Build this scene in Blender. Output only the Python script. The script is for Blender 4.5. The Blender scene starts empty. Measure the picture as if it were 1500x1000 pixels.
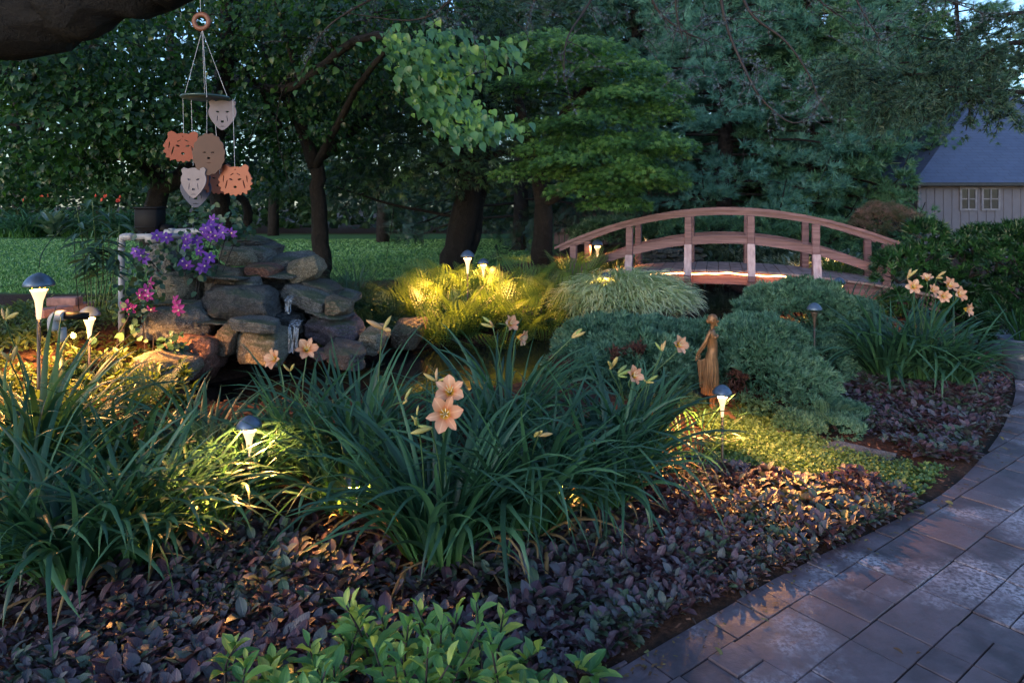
import bpy, math, random
import numpy as np
from mathutils import Vector, Matrix
PI = math.pi
R = np.random.default_rng(11)
rad = math.radians
SC = bpy.context.scene
COL = SC.collection

# ------------------------------------------------------------------ camera
EYE = 1.6
cd = bpy.data.cameras.new('camera'); cam = bpy.data.objects.new('camera', cd); COL.objects.link(cam)
cam.location = (0, 0, EYE); cam.rotation_euler = (rad(90), 0, 0)
cd.lens = 24; cd.sensor_width = 36; cd.shift_y = -(500-295)/1500.0
cd.clip_start = 0.05; cd.clip_end = 400
SC.camera = cam
# ------------------------------------------------------------------ sky and light
w = bpy.data.worlds.new('World'); SC.world = w; w.use_nodes = True
nt = w.node_tree; bg = nt.nodes['Background']
sky = nt.nodes.new('ShaderNodeTexSky'); sky.sky_type = 'NISHITA'; sky.sun_disc = False
SUN_EL, SUN_AZ = 14.0, 215.0
sky.sun_elevation = rad(SUN_EL); sky.sun_rotation = rad(SUN_AZ)
sky.air_density = 1.0; sky.dust_density = 1.0; sky.ozone_density = 3.5
nt.links.new(sky.outputs[0], bg.inputs[0]); bg.inputs[1].default_value = 0.085
sd = bpy.data.lights.new('sun', 'SUN'); so = bpy.data.objects.new('sun', sd); COL.objects.link(so)
sd.energy = 0.03; sd.angle = rad(60); sd.color = (1.0, 0.93, 0.86)
# direction towards the sun (sky rotation is measured from +Y, clockwise seen from above)
sdir = Vector((math.sin(rad(SUN_AZ))*math.cos(rad(22)), math.cos(rad(SUN_AZ))*math.cos(rad(22)), math.sin(rad(22))))
so.rotation_euler = sdir.to_track_quat('Z', 'Y').to_euler()
vs = SC.view_settings; vs.view_transform = 'Standard'; vs.look = 'None'; vs.gamma = 1.0
vs.exposure = 2.35
SC.cycles.max_bounces = 5; SC.cycles.diffuse_bounces = 2; SC.cycles.glossy_bounces = 2
SC.cycles.transmission_bounces = 4; SC.cycles.transparent_max_bounces = 4
SC.cycles.sample_clamp_indirect = 3.0; SC.cycles.caustics_reflective = False; SC.cycles.caustics_refractive = False

# ------------------------------------------------------------------ helpers
def at(u, v, Y):
    return ((u-750)/1000.0*Y, Y, EYE-(v-295)/1000.0*Y)
def gx(u, Y): return (u-750)/1000.0*Y
def px(u, v, z=0.0):
    Y = (EYE-z)*1000.0/(v-295); return ((u-750)/1000.0*Y, Y)
def norm(a): return a/np.maximum(np.linalg.norm(a, axis=-1, keepdims=True), 1e-9)

class MB:
    """collects vertex / face arrays; attribute col = (rnd, t, u, extra)"""
    def __init__(s): s.V=[]; s.F=[]; s.A=[]; s.M=[]; s.n=0
    def add(s, V, F, A=None, mat=0):
        V = np.asarray(V, float).reshape(-1,3)
        if not isinstance(F, list) or (len(F) and not hasattr(F[0],'shape')): F = [np.asarray(F,int)]
        if A is None: A = np.zeros((len(V),4))
        A = np.asarray(A, float)
        if A.ndim==1: A = np.tile(A,(len(V),1))
        for f in F:
            if len(f): s.F.append(f+s.n); s.M.append(np.full(len(f), mat))
        s.V.append(V); s.A.append(A); s.n += len(V)
        return s
    def build(s, name, mats, parent=None, smooth=True, loc=None):
        me = bpy.data.meshes.new(name)
        V = np.concatenate(s.V) if s.V else np.zeros((0,3))
        if loc is not None: V = V-np.array(loc)
        A = np.concatenate(s.A)
        lt = np.concatenate([np.full(len(f), f.shape[1]) for f in s.F])
        lv = np.concatenate([f.ravel() for f in s.F])
        ls = np.concatenate([[0], np.cumsum(lt)[:-1]])
        me.vertices.add(len(V)); me.loops.add(len(lv)); me.polygons.add(len(lt))
        me.vertices.foreach_set('co', V.ravel().astype(np.float32))
        me.loops.foreach_set('vertex_index', lv.astype(np.int32))
        me.polygons.foreach_set('loop_start', ls.astype(np.int32))
        me.polygons.foreach_set('material_index', np.concatenate(s.M).astype(np.int32))
        me.polygons.foreach_set('use_smooth', np.full(len(lt), smooth))
        me.update(calc_edges=True); me.validate()
        at_ = me.attributes.new('col', 'FLOAT_COLOR', 'POINT')
        if len(at_.data)==len(A): at_.data.foreach_set('color', A.astype(np.float32).ravel())
        if not isinstance(mats, (list,tuple)): mats=[mats]
        for m in mats: me.materials.append(m)
        o = bpy.data.objects.new(name, me); COL.objects.link(o)
        if loc is not None: o.location = loc
        if parent is not None: o.parent = parent
        return o

def tag(o, label=None, cat=None, group=None, kind=None):
    if label: o['label']=label
    if cat: o['category']=cat
    if group: o['group']=group
    if kind: o['kind']=kind
    return o
def thing(name, label, cat, loc=(0,0,0), rz=0.0, group=None):
    o = bpy.data.objects.new(name, None); COL.objects.link(o)
    o.empty_display_size = 0.05
    o.location = loc; o.rotation_euler = (0,0,rz)
    return tag(o, label, cat, group)
def part(mb, name, mat, parent, smooth=True):
    """mesh given in the parent's local space"""
    return mb.build(name, mat, parent, smooth)
def dup(root, loc, rz=0.0, label=None, group=None, scale=None):
    r = root.copy(); COL.objects.link(r); r.location = loc; r.rotation_euler = (0,0,rz)
    if label: r['label']=label
    if group: r['group']=group
    if scale is not None: r.scale = (scale,)*3 if not hasattr(scale,'__len__') else scale
    for ch in root.children:
        c = ch.copy(); COL.objects.link(c); c.parent = r
        for g in ch.children:
            d = g.copy(); COL.objects.link(d); d.parent = c
    return r

def frames(f, n):
    f = norm(f); s = norm(np.cross(f, n)); n2 = np.cross(s, f)
    return np.stack([s, f, n2], axis=-1)         # columns
def inst(mb, tv, tf, ta, pos, Rm, sc, rnd, mat=0, extra=None):
    """copies of one template: N positions, rotation matrices, scales"""
    N = len(pos)
    if N==0: return
    tv = np.asarray(tv,float); k=len(tv)
    sc = np.asarray(sc,float)
    if sc.ndim==1: sc = sc[:,None]*np.ones((1,3))
    P = tv[None]*sc[:,None,:]
    P = np.einsum('nij,nkj->nki', Rm, P)+pos[:,None,:]
    A = np.zeros((N,k,4)); A[...,0]=rnd[:,None]; A[...,1]=ta[None,:,0]; A[...,2]=ta[None,:,1]
    if extra is not None: A[...,3]=extra[:,None]
    Fs=[]
    for f in tf:
        f=np.asarray(f); Fs.append((f[None]+ (np.arange(N)*k)[:,None,None]).reshape(-1,f.shape[1]))
    mb.add(P.reshape(-1,3), Fs, A.reshape(-1,4), mat)

def tube(mb, pts, rr, n=8, mat=0, A=None, cap=True, wob=0.0):
    pts=np.asarray(pts,float); m=len(pts)
    rr=np.broadcast_to(np.asarray(rr,float),(m,))
    T=norm(np.gradient(pts,axis=0)); 
    up=np.array([0,0,1.0]) if abs(T[0,2])<0.9 else np.array([1.0,0,0])
    s=norm(np.cross(T[0],up)); V=[]
    for i in range(m):
        s=norm(s-T[i]*np.dot(s,T[i])); b=np.cross(T[i],s)
        a=np.arange(n)*2*PI/n
        r=rr[i]*(1+wob*R.normal(size=n)) if wob else rr[i]
        V.append(pts[i]+ (np.cos(a)[:,None]*s+np.sin(a)[:,None]*b)*np.reshape(r,(-1,1)))
    V=np.concatenate(V)
    i,j=np.meshgrid(np.arange(m-1),np.arange(n),indexing='ij')
    a=i*n+j; b=i*n+(j+1)%n
    F=np.stack([a,b,b+n,a+n],-1).reshape(-1,4)
    Fs=[F]
    if cap: Fs.append(np.arange(n)[None,::-1]); Fs.append((np.arange(n)+(m-1)*n)[None])
    Aa=np.zeros((len(V),4)); Aa[:,1]=np.repeat(np.linspace(0,1,m),n)
    if A is not None: Aa[:,0]=A
    mb.add(V,Fs,Aa,mat)
def spline(ctrl, n):
    c=np.asarray(ctrl,float); m=len(c)
    if m==2: return c[0]+(c[1]-c[0])*np.linspace(0,1,n)[:,None]
    P=np.vstack([2*c[0]-c[1],c,2*c[-1]-c[-2]]); out=[]
    for t in np.linspace(0,m-1-1e-6,n):
        i=int(t); f=t-i; p0,p1,p2,p3=P[i:i+4]
        out.append(.5*((2*p1)+(-p0+p2)*f+(2*p0-5*p1+4*p2-p3)*f*f+(-p0+3*p1-3*p2+p3)*f**3))
    return np.array(out)
def lathe(mb, prof, n=24, mat=0, c=(0,0,0)):
    prof=np.asarray(prof,float); m=len(prof); a=np.arange(n)*2*PI/n
    V=np.stack([prof[:,None,0]*np.cos(a),prof[:,None,0]*np.sin(a),np.repeat(prof[:,1:2],n,1)],-1).reshape(-1,3)+np.array(c)
    i,j=np.meshgrid(np.arange(m-1),np.arange(n),indexing='ij'); q=i*n+j; b=i*n+(j+1)%n
    mb.add(V,[np.stack([q,b,b+n,q+n],-1).reshape(-1,4)],None,mat)
def box(mb, c, s, M=None, mat=0, A=None, bev=0.0):
    """box with centre c, full size s, optional 3x3 rotation, chamfered edges"""
    hx,hy,hz=np.asarray(s,float)/2; b=min(bev,hx*.45,hy*.45,hz*.45)
    if b<=0:
        V=np.array([[x,y,z] for x in(-hx,hx) for y in(-hy,hy) for z in(-hz,hz)])
        F=np.array([[0,1,3,2],[4,6,7,5],[0,4,5,1],[2,3,7,6],[0,2,6,4],[1,5,7,3]])
        Fs=[F]
    else:
        import itertools
        V=[];idx={}
        for sx,sy,sz in itertools.product((-1,1),repeat=3):
            for ax in range(3):
                p=[sx*(hx-b),sy*(hy-b),sz*(hz-b)]; p[ax]=(sx,sy,sz)[ax]*(hx,hy,hz)[ax]
                idx[(sx,sy,sz,ax)]=len(V); V.append(p)
        V=np.array(V); q=[];t=[]
        for ax in range(3):
            o=[a for a in range(3) if a!=ax]
            for s_ in (-1,1):
                f=[]
                for (p_,q_) in ((-1,-1),(1,-1),(1,1),(-1,1)):
                    k=[0,0,0]; k[ax]=s_; k[o[0]]=p_; k[o[1]]=q_; f.append(idx[(*k,ax)])
                q.append(f)
        for ax in range(3):
            o=[a for a in range(3) if a!=ax]
            for p_ in(-1,1):
                for q_ in(-1,1):
                    f=[]
                    for (e,axx) in ((-1,o[0]),(1,o[0]),(1,o[1]),(-1,o[1])):
                        k=[0,0,0]; k[ax]=e; k[o[0]]=p_; k[o[1]]=q_; f.append(idx[(*k,axx)])
                    q.append(f)
        for sx,sy,sz in itertools.product((-1,1),repeat=3): t.append([idx[(sx,sy,sz,a)] for a in range(3)])
        q=np.array(q); t=np.array(t)
        def fix(F):
            out=[]
            for f in F:
                p=V[f]; nn=np.cross(p[1]-p[0],p[2]-p[0])
                out.append(f if np.dot(nn,p.mean(0))>0 else f[::-1])
            return np.array(out)
        Fs=[fix(q),fix(t)]
    if M is not None: V=V@np.asarray(M).T
    mb.add(V+np.asarray(c,float),Fs,A,mat)
def rotz(a): return np.array([[math.cos(a),-math.sin(a),0],[math.sin(a),math.cos(a),0],[0,0,1]])
def rotx(a): return np.array([[1,0,0],[0,math.cos(a),-math.sin(a)],[0,math.sin(a),math.cos(a)]])
def roty(a): return np.array([[math.cos(a),0,math.sin(a)],[0,1,0],[-math.sin(a),0,math.cos(a)]])

def vnoise(p, seed=0):
    """cheap smooth value noise in 3-D"""
    p=np.asarray(p,float); i=np.floor(p).astype(np.int64); f=p-i; f=f*f*(3-2*f)
    def h(a):
        n=(a[...,0]*374761393+a[...,1]*668265263+a[...,2]*2147483647+seed*1274126177)&0x7fffffff
        n=((n^(n>>13))*1274126177)&0x7fffffff
        return ((n^(n>>16))&0xffff)/65535.0
    r=0
    for dx in(0,1):
        for dy in(0,1):
            for dz in(0,1):
                wgt=(f[...,0] if dx else 1-f[...,0])*(f[...,1] if dy else 1-f[...,1])*(f[...,2] if dz else 1-f[...,2])
                r=r+wgt*h(i+np.array([dx,dy,dz]))
    return r
def fbm(p,seed=0,o=4):
    s=0;a=.5
    for k in range(o): s=s+a*(vnoise(p*2**k,seed+k)-.5); a*=.5
    return s
def inpoly(x,y,poly):
    poly=np.asarray(poly); c=np.zeros(np.shape(x),bool); n=len(poly); j=n-1
    for i in range(n):
        xi,yi=poly[i]; xj,yj=poly[j]
        c^=((yi>y)!=(yj>y))&(x<(xj-xi)*(y-yi)/((yj-yi) if yj!=yi else 1e-9)+xi); j=i
    return c
def pdist(x,y,poly,closed=True):
    poly=np.asarray(poly); d=np.full(np.shape(x),1e9); n=len(poly)
    for i in range(n if closed else n-1):
        a=poly[i]; b=poly[(i+1)%n]; ab=b-a
        t=np.clip(((x-a[0])*ab[0]+(y-a[1])*ab[1])/(ab@ab),0,1)
        d=np.minimum(d,np.hypot(x-a[0]-t*ab[0],y-a[1]-t*ab[1]))
    return d
def sstep(a,b,x):
    t=np.clip((x-a)/(b-a),0,1); return t*t*(3-2*t)

# ------------------------------------------------------------------ materials
def newmat(name):
    m=bpy.data.materials.new(name); m.use_nodes=True; n=m.node_tree.nodes; l=m.node_tree.links
    p=n['Principled BSDF']; return m,n,l,p
def attr(n,l):
    a=n.new('ShaderNodeAttribute'); a.attribute_name='col'
    s=n.new('ShaderNodeSeparateColor'); l.new(a.outputs['Color'],s.inputs[0]); return s,a
def ramp(n,l,src,stops):
    r=n.new('ShaderNodeValToRGB'); e=r.color_ramp.elements
    while len(e)<len(stops): e.new(.5)
    for k,(p_,c) in enumerate(stops): e[k].position=p_; e[k].color=(*c,1)
    l.new(src,r.inputs[0]); return r
def noise(n,l,scale,detail=4,rough=.55,src='Object',dist=0):
    t=n.new('ShaderNodeTexCoord'); z=n.new('ShaderNodeTexNoise'); z.inputs['Scale'].default_value=scale
    z.inputs['Detail'].default_value=detail; z.inputs['Roughness'].default_value=rough; z.inputs['Distortion'].default_value=dist
    l.new(t.outputs[src],z.inputs['Vector']); return z
def mixc(n,l,fac,a,b,mode='MIX'):
    m=n.new('ShaderNodeMix'); m.data_type='RGBA'; m.blend_type=mode
    for i,x in ((0,fac),(6,a),(7,b)):
        if isinstance(x,(int,float)): m.inputs[i].default_value=x
        elif isinstance(x,tuple): m.inputs[i].default_value=(*x,1)
        else: l.new(x,m.inputs[i])
    return m.outputs[2]
def bump(n,l,p,h,strength=.4,dist=.01):
    b=n.new('ShaderNodeBump'); b.inputs['Strength'].default_value=strength; b.inputs['Distance'].default_value=dist
    l.new(h,b.inputs['Height']); l.new(b.outputs[0],p.inputs['Normal']); return b
def leafmat(name, stops, rough=.45, trans=.3, tstops=None, spec=.5, tc=1.4, veins=0, mid=None):
    """stops: colours along the per-leaf random value; tstops: (pos,colour,) gradient along the leaf multiplied in"""
    m,n,l,p=newmat(name); s,a=attr(n,l)
    z=noise(n,l,2.2,2,src='Object')
    mth=n.new('ShaderNodeMath'); mth.operation='MULTIPLY_ADD'; mth.inputs[1].default_value=.7; l.new(s.outputs[0],mth.inputs[0])
    m2=n.new('ShaderNodeMath'); m2.operation='MULTIPLY_ADD'; m2.inputs[1].default_value=1.2; m2.inputs[2].default_value=-.45
    l.new(z.outputs[0],m2.inputs[0]); l.new(m2.outputs[0],mth.inputs[2])
    c=ramp(n,l,mth.outputs[0],stops).outputs[0]
    if tstops: c=mixc(n,l,1.0,c,ramp(n,l,s.outputs[1],tstops).outputs[0],'MULTIPLY')
    if mid or veins:
        au=n.new('ShaderNodeMath'); au.operation='ABSOLUTE'; l.new(s.outputs[2],au.inputs[0])
    if mid: c=mixc(n,l,1.0,c,ramp(n,l,au.outputs[0],[(0,mid),(.16,(1,1,1)),(1,(.9,.9,.9))]).outputs[0],'MULTIPLY')
    if veins:
        q1=n.new('ShaderNodeMath'); q1.operation='MULTIPLY_ADD'; q1.inputs[1].default_value=-.28; l.new(au.outputs[0],q1.inputs[0]); l.new(s.outputs[1],q1.inputs[2])
        q2=n.new('ShaderNodeMath'); q2.operation='MULTIPLY'; q2.inputs[1].default_value=veins; l.new(q1.outputs[0],q2.inputs[0])
        q3=n.new('ShaderNodeMath'); q3.operation='SINE'; l.new(q2.outputs[0],q3.inputs[0])
        q4=n.new('ShaderNodeMath'); q4.operation='MULTIPLY_ADD'; q4.inputs[1].default_value=.25; l.new(q3.outputs[0],q4.inputs[0]); l.new(ramp(n,l,au.outputs[0],[(0,(0,)*3),(.25,(1,)*3)]).outputs[0],q4.inputs[2]); bump(n,l,p,q4.outputs[0],.5,.002)
    l.new(c,p.inputs['Base Color']); p.inputs['Roughness'].default_value=rough
    p.inputs['Specular IOR Level'].default_value=spec
    if trans>0:
        t=n.new('ShaderNodeBsdfTranslucent'); g=mixc(n,l,1.0,c,(tc,tc*1.05,tc*.5),'MULTIPLY'); l.new(g,t.inputs[0])
        mx=n.new('ShaderNodeMixShader'); mx.inputs[0].default_value=trans
        l.new(p.outputs[0],mx.inputs[1]); l.new(t.outputs[0],mx.inputs[2]); l.new(mx.outputs[0],n['Material Output'].inputs[0])
    return m
def simple(name,c,rough=.5,metal=0,var=.15,scale=12,bmp=.0,emit=None,es=0):
    m,n,l,p=newmat(name); z=noise(n,l,scale,5)
    c2=tuple(min(1,x*(1+var*2)) for x in c); c1=tuple(x*(1-var*2) for x in c)
    r=ramp(n,l,z.outputs[0],[(.3,c1),(.7,c2)]); l.new(r.outputs[0],p.inputs['Base Color'])
    p.inputs['Roughness'].default_value=rough; p.inputs['Metallic'].default_value=metal
    if bmp: bump(n,l,p,z.outputs[0],bmp,.01)
    if emit: p.inputs['Emission Color'].default_value=(*emit,1); p.inputs['Emission Strength'].default_value=es
    return m
def rockmat(name,c,c2,wet=0.0,scale=7):
    m,n,l,p=newmat(name); z=noise(n,l,scale,10,.65,dist=.4); z2=noise(n,l,scale*5,6,.7); z3=noise(n,l,2.0,3)
    r=ramp(n,l,z.outputs[0],[(.32,tuple(x*.45 for x in c)),(.5,c),(.68,c2)])
    cc=mixc(n,l,ramp(n,l,z2.outputs[0],[(.35,(.0,)*3),(.7,(.6,)*3)]).outputs[0],r.outputs[0],tuple(x*.5 for x in c))
    if scale<10:
        z4=noise(n,l,120,4,.8); cc=mixc(n,l,ramp(n,l,z4.outputs[0],[(.5,(0,)*3),(.62,(.55,)*3)]).outputs[0],cc,tuple(min(1,x*2.2) for x in c2))
        z5=noise(n,l,60,5,.7,dist=1.0); cc=mixc(n,l,ramp(n,l,z5.outputs[0],[(.36,(.8,)*3),(.46,(0,)*3)]).outputs[0],cc,tuple(x*.25 for x in c))
        geo=n.new('ShaderNodeNewGeometry'); sx=n.new('ShaderNodeSeparateXYZ'); l.new(geo.outputs['Normal'],sx.inputs[0])
        ms=n.new('ShaderNodeMath'); ms.operation='MULTIPLY'; l.new(ramp(n,l,sx.outputs[2],[(.3,(0,)*3),(.9,(1,)*3)]).outputs[0],ms.inputs[0]); l.new(ramp(n,l,z3.outputs[0],[(.48,(0,)*3),(.62,(.75,)*3)]).outputs[0],ms.inputs[1])
        cc=mixc(n,l,ms.outputs[0],cc,(.045,.07,.025))
    l.new(cc,p.inputs['Base Color'])
    p.inputs['Roughness'].default_value=.75-.5*wet; p.inputs['Specular IOR Level'].default_value=.3+.4*wet
    ad=n.new('ShaderNodeMath'); ad.operation='MULTIPLY_ADD'; ad.inputs[1].default_value=.6
    l.new(z2.outputs[0],ad.inputs[0]); l.new(z.outputs[0],ad.inputs[2]); bump(n,l,p,ad.outputs[0],1.0,.05)
    return m
WARM=(1.0,0.43,0.105)

# ------------------------------------------------------------------ terrain
EDGE=[(0.0,-3.2),(1.0,-1.6),(1.8,-.45),(2.27,.23),(2.45,.5),(2.94,1.17),(3.55,2.1),(4.05,2.71),(4.92,3.55),(6.04,4.45),(7.2,5.1),(9.0,5.6)]  # (Y, X)
EY=np.array([e[0] for e in EDGE]); EX=np.array([e[1] for e in EDGE])
EPOLY=np.stack([EX,EY],1)
EFINE=spline(EPOLY,120)
POND=np.array([(-2.5,4.75),(-2.15,5.2),(-1.75,5.65),(-1.2,6.05),(-.7,6.4),(-.2,6.6),(.6,6.85),(1.5,7.1),(2.0,8.2),(2.15,11),(3.5,11),(3.45,9),(2.9,7.6),(2.0,6.5),(1.0,5.8),(.3,5.1),(-.6,4.55),(-1.8,4.3)])
WZ=0.25
CP=[(-3,1,.0),(-2,2.3,.0),(-1,2.3,.0),(0,2.3,0),(.8,2.8,0),(-1.8,2.9,.03),(-.6,3,.03),(.4,3.1,.0),(-1.5,3.6,.15),(-.4,3.7,.15),(.6,3.9,.08),(1.2,4.0,0),(1.2,4.9,.12),
    (1.9,4.6,0),(2.6,5.0,0),(2.4,5.8,.12),(3,6,.08),(1.7,5.8,.28),(-1.7,4.1,.33),(-.6,4.3,.33),(.3,4.8,.34),(-2.4,4.0,.45),(-3,3.8,.45),(-2.6,3.3,.25),(-3.2,4.8,.6),(-2.7,5,.55),(-3.4,6,.6),
    (-2.5,6.2,.7),(-2.1,6.4,.7),(-1.6,6.8,.55),(-2.9,5.6,.7),(-1.0,6.9,.5),(-.2,7.1,.5),(.8,7.5,.45),(1.3,7.8,.5),(-5,8.5,.42),(-8,10,.4),(-2,9.5,.42),(0,9,.45),(1.0,9,.6),(4.2,8.2,.62),
    (4.3,9,.6),(3.2,7.0,.35),(4.2,7.2,.3),(5.2,8,.3),(3.9,6.0,.02),(4.6,6.6,.0),(4,12,.55),(2.5,12.5,.5),(0,14,.45),(-6,14,.4),(8,12,.3),(14,16,.2),(0,25,.4),(-15,25,.4),(15,30,.4),(0,45,.5),(-30,40,.5),(30,40,.5)]
CP=np.array(CP)
def H(x,y):
    x=np.asarray(x,float); y=np.asarray(y,float)
    num=0;den=0
    for cx,cy,cz in CP:
        s=.35+.05*max(cy,0)
        wq=1/(((x-cx)**2+(y-cy)**2)+s*s*.15)**2; num=num+wq*cz; den=den+wq
    h=num/den
    h=h+.02*fbm(np.stack([x*1.5,y*1.5,x*0],-1),3)*np.clip(y-2,0,1)
    # path side flat
    ex=np.interp(y,EY,EX); d=pdist(x,y,EFINE,False); on=(x>ex)&(y<9)
    f=np.where(on,0,sstep(0,.45,d)); f=np.where(y<9,f,1)
    h=h*f
    # pond basin
    ins=inpoly(x,y,POND); pd=pdist(x,y,POND)
    h=np.where((y>4.6)&~ins,np.minimum(h,WZ+.05+(np.maximum(h,WZ+.05)-WZ-.05)*sstep(0,.9,pd)+np.where(h<WZ,0,.0)),h)
    h=np.where(ins,np.minimum(h,WZ+.03)-.5*sstep(0,.35,pd)-.03,np.where((pd<.35)&(y>4),np.maximum(h,WZ+.035),h))
    return h
def Hs(x,y): return float(H(np.array([x]),np.array([y]))[0])

def axis(segs):
    out=[]
    for a,b,st in segs: out.append(np.arange(a,b,st))
    return np.concatenate(out+[np.array([segs[-1][1]])])
gxs=axis([(-110,-30,8),(-30,-7,1.5),(-7,7,.07),(7,30,1.5),(30,110,8)]); gys=axis([(-12,0,1.5),(0,2,.3),(2,9.5,.07),(9.5,14,.3),(14,50,1.5),(50,150,10)])
X,Yg=np.meshgrid(gxs,gys,indexing='ij'); Z=H(X.ravel(),Yg.ravel()).reshape(X.shape)
micro=.018*fbm(np.stack([X*9,Yg*9,X*0],-1),8); onp=(X>np.interp(Yg,EY,EX)-.02)&(Yg<9)
Z=np.where(onp,-.0075,Z+np.where((Yg<9.5)&(Yg>1)&(abs(X)<7),micro,0))
ni,nj=X.shape; i,j=np.meshgrid(np.arange(ni-1),np.arange(nj-1),indexing='ij'); q=i*nj+j
# lawn mask: stored in attribute (extra)
LAWN=[(-40,9.0),(-5.2,8.6),(-3.4,8.9),(-2.6,9.8),(-1.0,10.5),(.5,13),(2,20),(2,26),(-60,26),(-60,9)]
LAWN=np.array(LAWN)
def lawnmask(x,y):
    d=pdist(x,y,LAWN); ins=inpoly(x,y,LAWN); return np.where(ins,sstep(-.1,.25,d+.3*fbm(np.stack([x*2,y*2,x*0],-1),5)),0)
lm=lawnmask(X.ravel(),Yg.ravel())
A=np.zeros((ni*nj,4)); A[:,0]=lm; A[:,1]=sstep(-.1,.3,-pdist(X.ravel(),Yg.ravel(),POND)+.3)*inpoly(X.ravel(),Yg.ravel(),POND)
A[:,2]=onp.ravel()
m,n,l,p=newmat('soil_and_lawn'); s,a_=attr(n,l)
z1=noise(n,l,38,8,.7); z2=noise(n,l,3,3); z3=noise(n,l,90,6,.7)
soil=ramp(n,l,z1.outputs[0],[(.3,(.018,.010,.008)),(.5,(.06,.028,.019)),(.7,(.12,.055,.035))])
gr=ramp(n,l,z3.outputs[0],[(.3,(.06,.15,.06)),(.6,(.10,.23,.09)),(.8,(.14,.29,.12))])
gr2=mixc(n,l,z2.outputs[0],gr.outputs[0],(.06,.15,.05))
l.new(mixc(n,l,s.outputs[2],mixc(n,l,s.outputs[0],soil.outputs[0],gr2),(.012,.010,.010)),p.inputs['Base Color']); p.inputs['Roughness'].default_value=.9; p.inputs['Specular IOR Level'].default_value=.2
bump(n,l,p,z1.outputs[0],.8,.03)
gm=MB().add(np.stack([X.ravel(),Yg.ravel(),Z.ravel()],-1),[np.stack([q,q+nj,q+nj+1,q+1],-1).reshape(-1,4)],A)
tag(gm.build('ground',m),kind='structure')
# water
m,n,l,p=newmat('pond_water'); z=noise(n,l,5,3,.5); z_=noise(n,l,1.3,2)
p.inputs['Base Color'].default_value=(.012,.012,.013,1); p.inputs['Roughness'].default_value=.09; p.inputs['Specular IOR Level'].default_value=.8
bump(n,l,p,z.outputs[0],.12,.02); WATER=m
from mathutils.geometry import tessellate_polygon
pp=spline(np.vstack([POND,POND[:1]]),160)[:-1]
c0=pp.mean(0); grow=pp
tri=tessellate_polygon([[Vector((x,y,0)) for x,y in pp]])
mb=MB().add(np.c_[pp,np.full(len(pp),WZ)],[np.array(tri)]); 
tag(mb.build('pond_water',WATER,smooth=False),kind='structure')

# ------------------------------------------------------------------ stone path (courses of flagstones clipped to the curved edge)
def clip(poly,a,nrm):
    out=[];k=len(poly)
    for i in range(k):
        p0,p1=poly[i],poly[(i+1)%k]; d0=(p0-a)@nrm; d1=(p1-a)@nrm
        if d0>=0: out.append(p0)
        if (d0>=0)!=(d1>=0): out.append(p0+(p1-p0)*d0/(d0-d1))
    return out
m,n,l,p=newmat('flagstone'); s,a_=attr(n,l); z1=noise(n,l,6,8,.6); z2=noise(n,l,55,6,.7); z3=noise(n,l,1.6,5,.6)
b1=ramp(n,l,s.outputs[0],[(0,(.045,.032,.045)),(.5,(.075,.055,.072)),(1,(.115,.085,.10))])
b2=mixc(n,l,ramp(n,l,z1.outputs[0],[(.4,(0,)*3),(.62,(.7,)*3)]).outputs[0],b1.outputs[0],(.14,.105,.135))
b3=mixc(n,l,ramp(n,l,z2.outputs[0],[(.4,(0,)*3),(.75,(.35,)*3)]).outputs[0],b2,(.04,.035,.04))
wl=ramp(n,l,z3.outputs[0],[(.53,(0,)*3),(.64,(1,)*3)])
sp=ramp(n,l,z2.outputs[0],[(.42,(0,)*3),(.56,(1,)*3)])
sky_sheen=n.new('ShaderNodeMath'); sky_sheen.operation='MULTIPLY'; l.new(wl.outputs[0],sky_sheen.inputs[0]); l.new(sp.outputs[0],sky_sheen.inputs[1])
wm=n.new('ShaderNodeMath'); wm.operation='MULTIPLY'; l.new(sky_sheen.outputs[0],wm.inputs[0]); wm.inputs[1].default_value=.75
l.new(mixc(n,l,wm.outputs[0],b3,(.45,.43,.52)),p.inputs['Base Color'])  # pale sky sheen painted into the stone colour in speckled patches
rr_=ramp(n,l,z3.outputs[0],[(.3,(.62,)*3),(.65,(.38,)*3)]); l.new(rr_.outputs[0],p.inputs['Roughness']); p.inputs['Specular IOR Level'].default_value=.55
ad=n.new('ShaderNodeMath'); ad.operation='MULTIPLY_ADD'; ad.inputs[1].default_value=.12; l.new(z2.outputs[0],ad.inputs[0]); l.new(z1.outputs[0],ad.inputs[2])
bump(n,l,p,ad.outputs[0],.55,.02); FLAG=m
mb=MB(); ang=rad(37); dd=np.array([math.cos(ang),math.sin(ang)]); ee=np.array([-dd[1],dd[0]])
rp=np.random.default_rng(5); wv=-7.0
slabs=[]
while wv<8:
    cw=rp.choice([.15,.20,.25,.20]); sx=-4+rp.random()*.4
    while sx<14:
        L=rp.choice([.15,.20,.27,.36]); 
        if cw>.24 and rp.random()<.3: slabs+= [(sx,wv,L,cw*.5),(sx,wv+cw*.5,L,cw*.5)]
        else: slabs.append((sx,wv,L,cw))
        sx+=L
    wv+=cw
g=.003
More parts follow.
